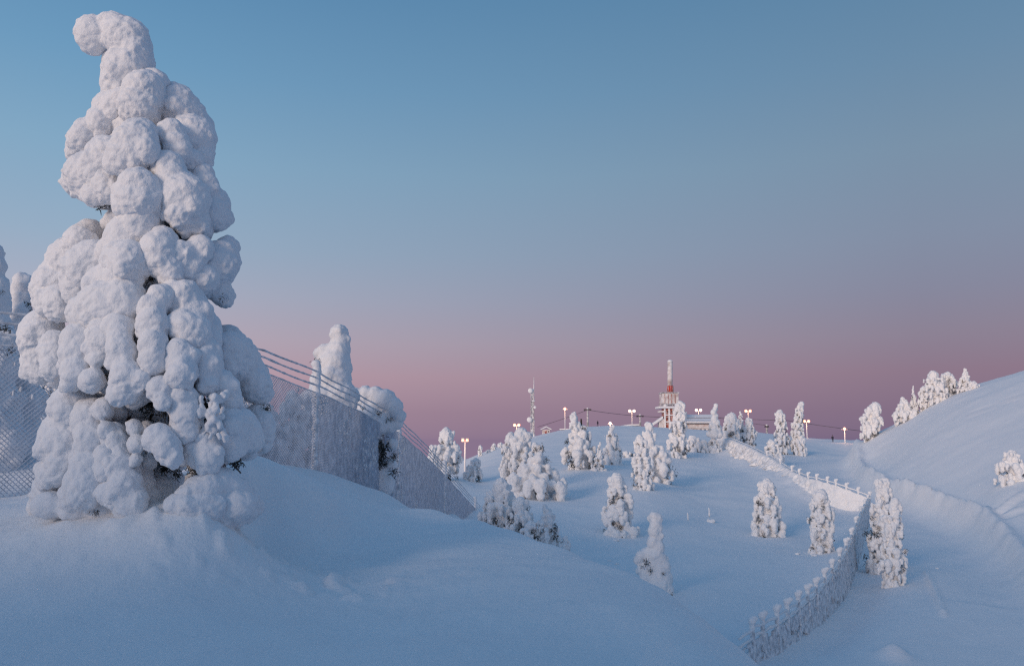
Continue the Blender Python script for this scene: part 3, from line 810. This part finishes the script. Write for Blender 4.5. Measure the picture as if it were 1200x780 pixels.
# ------------------------------------------------------------------ chain-link fence
def chain_fence():
    pts = [(-230, 392, 11.8), (-100, 397, 12.2), (0, 403, 13.0), (120, 412, 14.0), (230, 424, 15.5), (309, 437, 17.4), (370, 459, 20), (420, 481, 24.6), (467, 506, 30.6), (497, 532, 37), (521, 556, 45), (550, 588, 55), (580, 618, 66), (600, 640, 74)]
    W3 = np.array([P(*p) for p in pts])
    seg = np.hypot(np.diff(W3[:, 0]), np.diff(W3[:, 1]))
    S = np.concatenate([[0], np.cumsum(seg)])
    def at(s):
        return np.array([np.interp(s, S, W3[:, i]) for i in range(3)])
    total = S[-1]
    root = empty('chain_link_fence', tuple(at(0)), 'frosted chain-link fence with barbed wire running down the slope behind the big tree', 'fence')
    o0 = at(0)
    step, Hm = 0.082, 3.6
    m = MB()
    n = int(total / step)
    for d in (1, -1):
        for i in range(-46, n + 46):
            s0 = i * step
            line = []
            for k in range(0, 9):
                h = Hm * k / 8
                s = s0 + d * h
                if s < 0 or s > total: continue
                p = at(s); p[2] -= h
                line.append(p - o0 + np.array([0, 0.006 * d, 0]))
            if len(line) > 1: m.tube(line, 0.0088, 3, False)
    m.build('mesh', M['wire'], root)
    rng = random.Random(3)
    for j, dz in enumerate((0.0, 0.17, 0.34, 0.50)):
        w = MB(); line = []; rs = []
        s = 0
        while s < total:
            p = at(s); p[2] += dz + 0.015 * math.sin(s * 1.7 + j)
            line.append(p - o0); rs.append(rng.uniform(.016, .030) if j else rng.uniform(.012, .02)); s += 0.12
        w.tube(line, rs, 5)
        w.build('top_wire' if j == 0 else 'barbed_wire', M['rime'], root, True)
    for px in (-120, 105, 245, 370, 467, 521, 556):
        Yq = float(np.interp(px, [p[0] for p in pts], [p[2] for p in pts]))
        q = P(px, 500, Yq)
        s = float(np.interp(q[1], W3[:, 1], S))
        p = at(s)
        pm = MB()
        zb = gz(p[0], p[1]) - .3
        pm.tube([(p[0], p[1] + .05, zb), (p[0], p[1] + .05, p[2] - 1), (p[0], p[1] + .05, p[2] + .62)], [.075, .07, .065], 8)
        pm.v = [tuple(np.array(v) - o0) for v in pm.v]
        po = pm.build('post', M['rime'], root, True)
        x, y, z = p - o0
        L = [(x, y + .05, z + .60 - .09 * q_, .11 + .02 * math.sin(q_ * 2.1), .11, .12) for q_ in range(8)] + [(x - .03, y + .05, z + .70, .13, .13, .12)]
        for q_ in range(14):
            L.append((x + rng.uniform(-.04, .04), y + .05, z - .2 - q_ * .17, rng.uniform(.06, .1), .09, .1))
        cap = snow_mesh('snow_cap', L, .035, po, M['snow'], [(.12, .02, 'b')], px + 500, 2)
    # rime clogging parts of the mesh
    rb = MB()
    for i in range(9000):
        s = rng.uniform(0, total); h = rng.uniform(.05, Hm - .1)
        a = perlin(np.array([[s * .45, h * .9, 3.3]]))[0] + perlin(np.array([[s * 1.6, h * 2.2, 8.3]]))[0] * .5
        p = at(s)
        bias = 0.42 if p[1] < 20 else (.16 if p[1] < 34 else .38)
        if a < bias: continue
        p[2] -= h
        p = p - o0
        r = rng.uniform(.025, .055)
        rb.ball((p[0], p[1] + .01, p[2]), (r, r * .6, r * 1.3), 5, 3)
    tag(rb.build('rime', M['rime'], root, True), kind='stuff')
chain_fence()

# ------------------------------------------------------------------ rime covered fences in the valley
def rime_fence(name, line, label, holes, thick, posts, post_h, seed, rail, mat, capr):
    rng = random.Random(seed)
    T = np.array([P(a, c, d) for a, b, c, d in line])
    G = ground(T[:, 0], T[:, 1]) - .25
    o0 = np.array([T[0, 0], T[0, 1], G[0]])
    root = empty(name, tuple(o0), label, 'fence')
    seg = np.hypot(np.diff(T[:, 0]), np.diff(T[:, 1])); S = np.concatenate([[0], np.cumsum(seg)])
    n = int(S[-1] / .14)
    s = np.linspace(0, S[-1], n)
    X, Y = np.interp(s, S, T[:, 0]), np.interp(s, S, T[:, 1])
    zt = np.interp(s, S, T[:, 2]) - post_h
    zb = ground(X, Y) - .25
    tx, ty = np.gradient(X), np.gradient(Y); q = np.hypot(tx, ty); nx, ny = -ty / q, tx / q
    K = 16
    v, f = [], []
    grid = np.zeros((n, K, 2), int)
    for side in (0, 1):
        for i in range(n):
            tt = np.linspace(0, 1, K)
            zz = zb[i] + (zt[i] - zb[i]) * tt
            pn = np.stack([np.full(K, s[i] * 2.2), zz * 1.1, np.full(K, side * 9.0)], 1)
            off = (thick / 2) * (1.0 - .75 * tt) * (1 if thick < 1 else .25 + .75 * min(1, s[i] / 22)) * (1 + 1.0 * perlin(pn) + .9 * perlin(pn * 2.7))
            sg = 1 if side else -1
            jit = .12 * perlin(np.array([[s[i] * 2.5, 1.7, 0.3]]))[0]
            for k in range(K):
                grid[i, k, side] = len(v)
                v.append((X[i] + nx[i] * off[k] * sg - o0[0], Y[i] + ny[i] * off[k] * sg - o0[1], zz[k] + jit * tt[k] - o0[2]))
    hp = np.stack([np.repeat(s, K) * 3.2, np.tile(np.linspace(0, 1, K), n) * 3.0, np.zeros(n * K)], 1)
    hn = (perlin(hp) + .6 * perlin(hp * 2.3 + 4)).reshape(n, K)
    tt = np.linspace(0, 1, K)[None]
    solid = hn < (holes - 0.25 * np.abs(tt - .45))
    solid[:, :2] = True
    for i in range(n - 1):
        for k in range(K - 1):
            if not solid[i, k]: continue
            a, b, c, d = grid[i, k], grid[i + 1, k], grid[i + 1, k + 1], grid[i, k + 1]
            f.append((a[1], b[1], c[1], d[1])[::-1]); f.append((a[0], b[0], c[0], d[0]))
            if k == K - 2 or not solid[i, k + 1]: f.append((d[0], c[0], c[1], d[1]))
            if not solid[i, k - 1] and k: f.append((a[1], b[1], b[0], a[0]))
            if i == 0 or not solid[i - 1, k]: f.append((a[0], d[0], d[1], a[1]))
            if i == n - 2 or not solid[i + 1, k]: f.append((b[1], c[1], c[0], b[0]))
    mesh_obj('crusted_netting', v, f, mat, root)
    # rails and posts
    for dz in rail:
        w = MB(); pts, rs = [], []
        for i in range(0, n, 3):
            pts.append((X[i] - o0[0], Y[i] - o0[1], zt[i] + dz - o0[2] + .03 * math.sin(i * .9))); rs.append(rng.uniform(.3, .5) * capr)
        w.tube(pts, rs, 5); w.build('rail', M['far_snow'], root, True)
    for px in posts:
        xs = T[:, 0] / T[:, 1]; u = (px - 600) / FPX / (math.cos(PITCH))
        k = np.argmin(np.abs(X / Y * 1.0 - u * 1.0)) if len(posts) else 0
        x, y = X[k] - o0[0], Y[k] - o0[1]
        pm = MB(); pm.tube([(x, y, zb[k] - o0[2]), (x, y, zt[k] + post_h - o0[2])], .07, 7)
        po = pm.build('post', M['rime'], root, True)
        top = zt[k] + post_h - o0[2]
        c_ = capr
        L = [(x, y, top - .03, c_, c_, c_ * 1.1), (x + rng.uniform(.4, 1.0) * c_, y, top + .05, c_ * .9, c_ * .9, c_ * .7), (x, y, top - .2, c_ * .7, c_ * .7, .16)] + [(x + rng.uniform(-.02, .02), y, top - .35 - .2 * q_, c_ * .6, c_ * .6, .16) for q_ in range(4)]
        snow_mesh('snow_cap', L, .03, po, M['far_snow'], [(.1, .02, 'b')], seed + px, 1)
    return root
rime_fence('rime_fence', NEAR_FENCE, 'rime crusted netting fence with snow capped posts coming up the valley from the front',   .31, .19,
           (868, 880, 896, 909, 921, 932, 942, 952, 961, 970, 978, 985, 991, 997, 1002, 1006), .55, 41, (.08, .3), M['rime'], .12)
rime_fence('rime_fence', DRIFT_FENCE, 'pale snow drift fence with small white posts running up towards the buildings', .9, 2.2,
           (1018, 1009, 996, 982, 970, 961, 949, 939, 929, 921, 908, 893), .45, 43, (.2,), M['far_snow'], .16)

# ------------------------------------------------------------------ buildings on the crest
def local(o0, px, py, Y): return tuple(np.array(P(px, py, Y)) - np.array(o0))
def px_box(m, o0, x0, x1, y0, y1, Y, depth, taper=1.0):
    a, b = P(x0, y1, Y), P(x1, y0, Y)
    m.box(((a[0] + b[0]) / 2 - o0[0], Y + depth / 2 - o0[1], (a[2] + b[2]) / 2 - o0[2]), (b[0] - a[0], depth, b[2] - a[2]), 0, taper)
def rounded(m, name, mat, parent, bev, seg=2):
    o = m.build(name, mat, parent)
    md = o.modifiers.new('b', 'BEVEL'); md.width = bev; md.segments = seg; md.limit_method = 'ANGLE'
    return o

def broadcast_tower():
    Y = 262
    b = P(786, 506, Y)
    o0 = (b[0], Y, gz(b[0], Y))
    t = empty('broadcast_tower', o0, 'rime covered broadcast tower with a white antenna cylinder and red collar on the crest', 'tower')
    m = MB(); px_box(m, o0, 779, 795, 478, 512, Y, 4.6); rounded(m, 'shaft', M['wall_red'], t, .15)
    m = MB()
    for x in (779.4, 784.5, 789.5, 794.6): px_box(m, o0, x - .5, x + .5, 478.5, 510, Y - .35, .33)
    for y in (486, 494): px_box(m, o0, 779, 795, y - .6, y + .6, Y - .6, .24)
    m.build('frame', M['far_snow'], t)
    m = MB(); px_box(m, o0, 776.5, 795.5, 460.5, 474.5, Y - .4, 5.4); rounded(m, 'cabin', M['wall_white'], t, .2)
    m = MB()
    for x in (779, 783, 787, 791): px_box(m, o0, x, x + .35, 461.5, 473, Y - .5, .09)
    m.build('panel_seam', M['wall_red'], t)
    m = MB(); px_box(m, o0, 775.6, 796.4, 459.2, 460.5, Y - .7, 6.0); rounded(m, 'cabin_roof', M['steel'], t, .1)
    m = MB(); px_box(m, o0, 772, 798, 475.6, 478.2, Y - 1.2, 7.0); rounded(m, 'platform', M['far_snow'], t, .25)
    m = MB()
    for x in (772.5, 777, 782, 788, 793, 797.5): px_box(m, o0, x - .2, x + .2, 472.8, 475.6, Y - 1.1, .12)
    px_box(m, o0, 772, 798, 472.4, 473, Y - 1.1, .14); m.build('railing', M['steel'], t)
    def cyl(name, x, y0, y1, r, mat, n=20, r2=None):
        m = MB(); a, c = local(o0, x, y1, Y + 2), local(o0, x, y0, Y + 2)
        m.tube([a, c], [r, r2 or r], n); return m.build(name, mat, t, True)
    cyl('collar', 785.5, 452, 459.3, .95, M['red'])
    m = MB()
    for k in range(8):
        w = k * math.pi / 4; a, c = local(o0, 785.5, 458.8, Y + 2), local(o0, 785.5, 452, Y + 2)
        m.tube([(a[0] + 1.05 * math.cos(w), a[1] + 1.05 * math.sin(w), a[2]), (c[0] + 1.0 * math.cos(w), c[1] + 1.0 * math.sin(w), c[2])], .07, 4)
    m.build('collar_strut', M['steel'], t)
    cyl('antenna', 785.2, 423.5, 452, .84, M['wall_white'])
    m = MB(); a = local(o0, 785.2, 423.3, Y + 2); m.ball(a, (.86, .86, .55), 16, 8); m.build('antenna_cap', M['far_snow'], t, True)
    # stair roof and side platform on the left
    m = MB(); a, c = local(o0, 761, 500, Y), local(o0, 777, 489, Y)
    m.add([(a[0], -.5, a[2] - .4), (a[0], 2, a[2] - .4), (c[0], 2, c[2] - .4), (c[0], -.5, c[2] - .4), (a[0], -.5, a[2] + .5), (a[0], 2, a[2] + .5), (c[0], 2, c[2] + .5), (c[0], -.5, c[2] + .5)],
          [(0, 1, 2, 3), (7, 6, 5, 4), (0, 4, 5, 1), (1, 5, 6, 2), (2, 6, 7, 3), (3, 7, 4, 0)])
    rounded(m, 'stair_roof', M['far_snow'], t, .15)
    m = MB(); px_box(m, o0, 772.5, 779, 481, 483, Y - .3, 3); px_box(m, o0, 773, 779, 490, 512, Y, 3); rounded(m, 'stair_tower', M['wall_white'], t, .15)
    m = MB()
    for x, y in ((782, 481), (787, 481), (782, 489), (788, 497)): px_box(m, o0, x, x + 2, y, y + 2.6, Y - .05, .1)
    m.build('window', M['window'], t)
    m = MB(); m.ball(local(o0, 779.5, 475, Y - .8), (.6, .3, .6), 10, 6); m.ball(local(o0, 793.5, 481, Y - .5), (.7, .3, .7), 10, 6); m.build('dish', M['far_snow'], t, True)
broadcast_tower()

def long_building():
    Y = 266
    b = P(818, 506, Y); o0 = (b[0], Y, gz(b[0], Y))
    t = empty('long_building', o0, 'long low building under a thick snow roof right of the broadcast tower', 'building')
    m = MB(); px_box(m, o0, 799, 834, 495.6, 512, Y, 9); rounded(m, 'wall', M['wall_white'], t, .1)
    a, c = local(o0, 797, 495.8, Y - .8), local(o0, 835.5, 487, Y + 5)
    x0, x1 = a[0], c[0]; z0, z1 = a[2], c[2]
    m = MB()
    m.add([(x0, -.9, z0), (x1, -.9, z0), (x1 - .4, 4.5, z1), (x0 + .4, 4.5, z1), (x0, 10, z0), (x1, 10, z0), (x0, -.9, z0 + .55), (x1, -.9, z0 + .55), (x1 - .4, 4.5, z1 + .5), (x0 + .4, 4.5, z1 + .5), (x0, 10, z0 + .55), (x1, 10, z0 + .55)],
          [(0, 1, 7, 6), (6, 7, 8, 9), (9, 8, 11, 10), (10, 11, 5, 4), (0, 6, 9, 10, 4, 3), (1, 2, 5, 11, 8, 7), (0, 3, 2, 1), (3, 4, 5, 2)])
    rounded(m, 'roof', M['far_snow'], t, .25)
    m = MB(); px_box(m, o0, 798, 834.5, 495.9, 496.7, Y - .25, .2); m.build('fascia', M['dark_steel'], t)
    for x in (803, 807, 811, 815.5, 820, 825, 829.5):
        m = MB(); px_box(m, o0, x, x + 2.4, 502.6, 504.4, Y - .06, .1); m.build('window', M['window'], t)
    m = MB(); px_box(m, o0, 799, 834, 500.4, 501.2, Y - .4, .35); rounded(m, 'balcony_ledge', M['far_snow'], t, .05)
long_building()

def lift_station():
    Y = 268
    b = P(737, 503, Y); o0 = (b[0], Y, gz(b[0], Y))
    t = empty('lift_station', o0, 'small curved roof station with dark windows between the spruce and the tower', 'building')
    m = MB(); px_box(m, o0, 731, 749, 498.6, 508, Y, 6); rounded(m, 'wall', M['wall_white'], t, .1)
    prof = [(724, 503.5), (727, 500.5), (731, 498), (737, 497), (749, 496.6), (749, 498.4), (737, 498.7), (731.5, 499.6), (728, 502.2), (725, 505)]
    v = []
    for dy in (-.8, 6.8):
        for x, y in prof:
            p = local(o0, x, y, Y); v.append((p[0], dy, p[2]))
    n = len(prof); f = [tuple(range(n))[::-1], tuple(range(n, 2 * n))] + [(k, (k + 1) % n, n + (k + 1) % n, n + k) for k in range(n)]
    mm = MB(); mm.add(v, f); rounded(mm, 'roof', M['far_snow'], t, .1)
    for x in (732.5, 736, 740, 744.5):
        m = MB(); px_box(m, o0, x, x + 2.2, 499.9, 502.2, Y - .06, .1); m.build('window', M['window'], t)
lift_station()

def hut():
    Y = 255
    b = P(641, 508, Y); o0 = (b[0], Y, gz(b[0], Y))
    t = empty('hut', o0, 'little snow roofed hut right of the snowy lattice mast', 'hut')
    m = MB(); px_box(m, o0, 635.5, 644.5, 503, 512, Y, 2.6); rounded(m, 'wall', M['wall_white'], t, .08)
    p = [local(o0, x, y, Y) for x, y in ((633.5, 503.6), (640, 500.4), (646.5, 503.6), (646.5, 502.4), (640, 499), (633.5, 502.4))]
    v = [(a[0], dy, a[2]) for dy in (-.5, 3.1) for a in p]
    mm = MB(); mm.add(v, [(5, 4, 3, 2, 1, 0), tuple(range(6, 12))] + [(k, (k + 1) % 6, 6 + (k + 1) % 6, 6 + k) for k in range(6)])
    rounded(mm, 'roof', M['far_snow'], t, .1)
    m = MB(); px_box(m, o0, 638.5, 641, 504.5, 509, Y - .06, .1); m.build('door', M['wall_red'], t)
    m = MB(); px_box(m, o0, 642, 643.4, 504.6, 506, Y - .06, .1); m.build('window', M['window'], t)
hut()

def shelter(x0, x1, ytop, Y, label):
    b = P((x0 + x1) / 2, ytop + 8, Y); o0 = (b[0], Y, gz(b[0], Y))
    t = empty('shelter', o0, label, 'shelter')
    m = MB(); px_box(m, o0, x0, x1, ytop, ytop + 1.3, Y, 3); rounded(m, 'roof', M['far_snow'], t, .12)
    for k in range(4):
        x = x0 + .8 + (x1 - x0 - 1.6) * k / 3
        m = MB(); a = local(o0, x, ytop + 1.3, Y + .3); m.tube([(a[0], .3, -.5), a], .1, 6); m.build('post', M['steel'], t)
    m = MB(); px_box(m, o0, x0 + .6, x1 - .6, ytop + 2.6, ytop + 6, Y + 2.4, .15); m.build('back_wall', M['wall_white'], t)
shelter(656, 673, 502, 258, 'low open shelter with a flat snow roof left of the large pointed spruce')

def snow_wall():
    Y = 266
    L = []
    b = P(710, 502, Y); o0 = (b[0], Y, gz(b[0], Y))
    root = empty('snow_wall', o0, 'long white snow wall on the crest right of the lift pylon', 'snow wall')
    for i in range(26):
        p = local(o0, 701 + i * .82, 501 - .4 * math.sin(i), Y); L.append((p[0], p[1], p[2], .45, .6, .55)); L.append((p[0], p[1], p[2] - .7, .45, .6, .7))
    snow_mesh('snow_bank', L, .14, root, M['far_snow'], [(1.0, .15, 'b')], 4, 1)
snow_wall()

def lattice_mast():
    Y = 255
    b = P(624, 508, Y); o0 = (b[0], Y, gz(b[0], Y))
    t = empty('lattice_mast', o0, 'slim snow caked lattice mast with round dish antennas on the left crest', 'mast')
    zt = local(o0, 624, 458, Y)[2]; zn = local(o0, 626, 441, Y)[2]
    w = .55
    m = MB()
    for sx, sy in ((-1, -1), (1, -1), (0, 1)): m.tube([(sx * w, sy * w, -.4), (sx * w * .8, sy * w * .8, zt)], .11, 5)
    m.build('mast_leg', M['steel'], t)
    m = MB(); n = 16
    cs = [(-w, -w), (w, -w), (0, w)]
    for i in range(n):
        z0, z1 = zt * i / n, zt * (i + 1) / n
        for k in range(3):
            a, c = cs[k], cs[(k + 1) % 3]
            m.tube([(a[0] * .9, a[1] * .9, z0), (c[0] * .9, c[1] * .9, z1)], .07, 4); m.tube([(a[0] * .9, a[1] * .9, z1), (c[0] * .9, c[1] * .9, z1)], .06, 4)
    m.build('bracing', M['steel'], t)
    rng = random.Random(8)
    L = [(rng.uniform(-.3, .3) + .1, rng.uniform(-.4, .2), zt * (i + .5) / 30, rng.uniform(.32, .62), .4, rng.uniform(.4, .6)) for i in range(31) if rng.random() < .9]
    snow_mesh('rime', L, .13, t, M['far_snow'], [(.8, .14, 'b')], 9, 1)
    m = MB(); m.tube([(.35, 0, zt - 1), (.5, 0, zt + 1.2), (.5, 0, zn)], [.22, .16, .06], 6); m.build('whip_antenna', M['far_snow'], t, True)
    for px, py, r in ((621.5, 457.5, .78), (620.5, 491.5, .85), (626.8, 477, .45)):
        a = local(o0, px, py, Y - .9); m = MB(); m.ball(a, (r, r * .5, r), 14, 8); m.tube([(a[0], a[1] + .2, a[2]), (0, -.3, a[2])], .1, 5); m.build('dish', M['far_snow'], t, True)
lattice_mast()

def lamp(px, py, ybase, Y, label, heads, mat, lr=.30, gap=.62):
    a, b = P(px, py, Y), P(px, ybase, Y)
    o0 = (a[0], Y, gz(a[0], Y))
    h = a[2] - o0[2]
    t = empty('lamp_post', o0, label, 'lamp', 'lit lamps along the crest')
    m = MB(); m.tube([(0, 0, -.5), (0, 0, h * .5), (0, 0, h)], [.16, .13, .10], 8); m.build('pole', M['far_snow'], t, True)
    xs = [(-gap / 2 + gap * k / max(1, heads - 1)) if heads > 1 else 0 for k in range(heads)]
    m = MB(); m.box((0, 0, h + .02), (gap + .5, .18, .14)); m.build('crossarm', M['steel'], t)
    for x in xs:
        m = MB(); m.box((x, .1, h + .42), (.55, .5, .16), 0, .7); hd = m.build('lamp_head', M['steel'], t)
        m = MB(); m.ball((x, -.12, h + .18), (lr, lr * .8, lr), 10, 6); m.build('bulb', M[mat], hd, True)
    pl = bpy.data.lights.new('lamp_light', 'POINT')
    pl.energy, pl.shadow_soft_size, pl.color = 190.0 * min(1, Y / 200) ** 2, .25, (1.0, .50, .26)
    po = bpy.data.objects.new('lamp_light', pl); po.location = (0, -1.6, h - .6); po.parent = t; col.objects.link(po)
for px, py, yb, Y, lab, hd, mt in (
    (545, 517, 540, 120, 'single warm lamp lowest on the left slope beside the clumpy tree', 2, 'lamp_warm'),
    (605.5, 498.5, 515, 236, 'twin warm lamp left of the snowy lattice mast', 2, 'lamp_warm'),
    (662, 479.5, 505, 258, 'tall single lamp above the open shelter', 1, 'lamp_warm'),
    (715, 496.5, 503, 250, 'small bright lamp low over the top of the mid sized spruce', 1, 'lamp_pale'),
    (740.5, 482, 500, 272, 'pale twin lamp over the curved roof station', 2, 'lamp_pale'),
    (818.5, 481, 500, 275, 'twin lamp glowing above the roof of the long building', 2, 'lamp_pale'),
    (876.5, 482, 505, 255, 'orange twin lamp behind the dome shaped tree', 2, 'lamp_warm'),
    (945, 494, 513, 232, 'twin lamp right of the taller tree beyond the drift fence', 2, 'lamp_warm'),
    (989.5, 503, 521, 210, 'rightmost single warm lamp beside the start of the right hill', 1, 'lamp_warm')):
    k = Y / 255.0
    lamp(px, py, yb, Y, lab, hd, mt, .46 * k, 1.35 * k)

def pylon(px, py, Y, w, label):
    a = P(px, py, Y); o0 = (a[0], Y, gz(a[0], Y)); h = a[2] - o0[2]
    t = empty('lift_pylon', o0, label, 'pylon', 'ski lift pylons on the crest')
    m = MB(); m.tube([(0, 0, -.5), (0, 0, h)], [.38, .26], 10); m.build('mast', M['steel'], t, True)
    m = MB(); m.box((0, 0, h), (w, .35, .3)); m.build('crossarm', M['dark_steel'], t)
    for s in (-1, 1):
        m = MB(); m.box((s * (w / 2 - .3), 0, h - .28), (.5, 1.4, .22)); m.build('sheave', M['dark_steel'], t)
    m = MB(); m.ball((0, 0, h + .3), (.35, .35, .25), 8, 5); m.build('snow_cap', M['far_snow'], t, True)
    return o0, h
pylon(688.5, 479.5, 262, 2.4, 'tall white lift pylon with dark crossarm left of the snow wall')
pylon(750, 487, 266, 2.4, 'short lift pylon with dark crossarm between the pale twin lamp and the tower')
pylon(898.5, 499, 250, 1.2, 'faint little pylon beyond the left tree of the pair on the crest')

def cable(pts, label, r=.07):
    c = MB(); out = []
    for (a, b) in zip(pts[:-1], pts[1:]):
        A, B = P(*a), P(*b)
        for k in range(12):
            t = k / 12; p = A * (1 - t) + B * t; p[2] -= 4 * t * (1 - t) * .012 * abs(B[0] - A[0]); out.append(p)
    out.append(P(*pts[-1]))
    c.tube(out, r, 5)
    tag(c.build('lift_cable', M['cable'], None, True), label, 'cable', 'ski lift cables')
cable([(630, 500, 256), (688.5, 480, 262.3), (750, 487.3, 266.3), (840, 489, 262), (898, 498, 250)], 'thin lift cable strung over the pylons from the mast to behind the dome shaped tree')
cable([(688.5, 480, 261.7), (750, 487.3, 265.7), (845, 489, 263), (920, 492, 250), (1012, 505, 215)], 'thin dark cable sagging across the sky to the right hill', .08)

def person(px, ybase, Y, label, turn):
    a = P(px, ybase, Y); z = gz(a[0], Y)
    root = empty('person', (a[0], Y, z), label, 'person'); root.rotation_euler = (0, 0, turn)
    J = [(0, 0, .93, .15), (0, 0, 1.15, .15), (0, 0, 1.40, .17), (0, .0, 1.50, .07), (0, -.02, 1.58, .085), (0, -.03, 1.70, .105), (0, -.02, 1.78, .07),
         (.10, 0, .86, .11), (.12, -.05, .48, .075), (.13, .03, .08, .055), (.13, -.12, .04, .045), (-.10, 0, .86, .11), (-.13, .05, .48, .075), (-.13, .12, .08, .055), (-.13, -.02, .04, .045),
         (.20, 0, 1.40, .075), (.27, .02, 1.14, .055), (.26, -.10, .90, .04), (.25, -.14, .80, .04), (-.20, 0, 1.40, .075), (-.27, .02, 1.14, .055), (-.26, -.10, .90, .04), (-.25, -.14, .80, .04)]
    E = [(0, 1), (1, 2), (2, 3), (3, 4), (4, 5), (5, 6), (0, 7), (7, 8), (8, 9), (9, 10), (0, 11), (11, 12), (12, 13), (13, 14), (2, 15), (15, 16), (16, 17), (17, 18), (2, 19), (19, 20), (20, 21), (21, 22)]
    me = bpy.data.meshes.new('body'); me.from_pydata([j[:3] for j in J], E, [])
    o = bpy.data.objects.new('tmp', me); col.objects.link(o)
    sk = o.modifiers.new('s', 'SKIN')
    for i, j in enumerate(J): me.skin_vertices[0].data[i].radius = (j[3], j[3])
    me.skin_vertices[0].data[0].use_root = True
    o.modifiers.new('u', 'SUBSURF').levels = 1
    new = bpy.data.meshes.new_from_object(o.evaluated_get(bpy.context.evaluated_depsgraph_get()))
    bpy.data.objects.remove(o)
    new.materials.clear(); new.shade_smooth()
    link('body', new, M['cloth'], root)
    m = MB(); m.ball((0, -.115, 1.68), (.07, .035, .09), 10, 6); m.ball((0, -.15, 1.67), (.015, .02, .025), 6, 4); m.build('face', M['skin'], root, True)
    m = MB(); m.ball((0, -.02, 1.78), (.125, .125, .10), 12, 6); m.build('hat', M['cloth'], root, True)
person(700.5, 502, 262, 'tiny person in dark clothes standing left of the snow wall', .4)
person(976, 519, 214, 'tiny person in dark clothes on the crest between the two rightmost lamps', -.6)

# ------------------------------------------------------------------ small things in the snow
def stake(px, top, Y, label):
    a = P(px, top, Y); z = gz(a[0], Y); h = a[2] - z
    t = empty('snow_stake', (a[0], Y, z), label, 'stake', 'thin stakes on the valley floor')
    m = MB(); m.tube([(0, 0, -.4), (0, 0, h * .97)], [.03, .025], 6); m.build('rod', M['bark'], t, True)
    L = [(random.Random(k).uniform(-.02, .02), 0, h * (.25 + .75 * k / 8), .055, .055, .13) for k in range(9)]
    snow_mesh('rime', L, .02, t, M['far_snow'], [(.08, .015, 'b')], int(px), 1)
stake(806, 602, 57, 'thin rimed stake left of the other one on the valley floor')
stake(831, 596, 60, 'thin rimed stake beside a small snow lump on the valley floor')
def lump(px, py, Y, wpx, label, seed):
    rng = random.Random(seed)
    a = P(px, py, Y); z = gz(a[0], Y); w = wpx / FPX * Y / 2
    L = [(rng.uniform(-.6, .6) * w, rng.uniform(-.4, .4) * w, w * rng.uniform(-.1, .35), w * rng.uniform(.4, .65), w * .5, w * rng.uniform(.35, .5)) for k in range(7)]
    t = empty('snow_lump', (a[0], Y, z), label, 'snow lump', 'snow lumps lying on the valley floor')
    snow_mesh('snow_crust', L, w / 8, t, M['far_snow'], [(w * .5, w * .12, 'b')], seed, 1)
lump(834, 617, 58, 11, 'low snow lump at the foot of the right hand stake', 1)
lump(714, 667, 41, 5, 'small snow lump left of the thin snowy spire', 2)
lump(723, 673, 40, 5, 'small snow lump nearest the thin snowy spire on its left', 3)
lump(935, 653, 46.5, 6, 'tiny snow lump left of the drooping tree foot', 4)
lump(953, 650, 46, 7, 'flat snow lump at the drooping tree foot', 5)
lump(1098, 660, 40, 4, 'lone pebble of snow right of the narrow snow column', 6)
lump(722, 625, 48, 8, 'snow clod at the foot of the squat tree in the valley', 7)
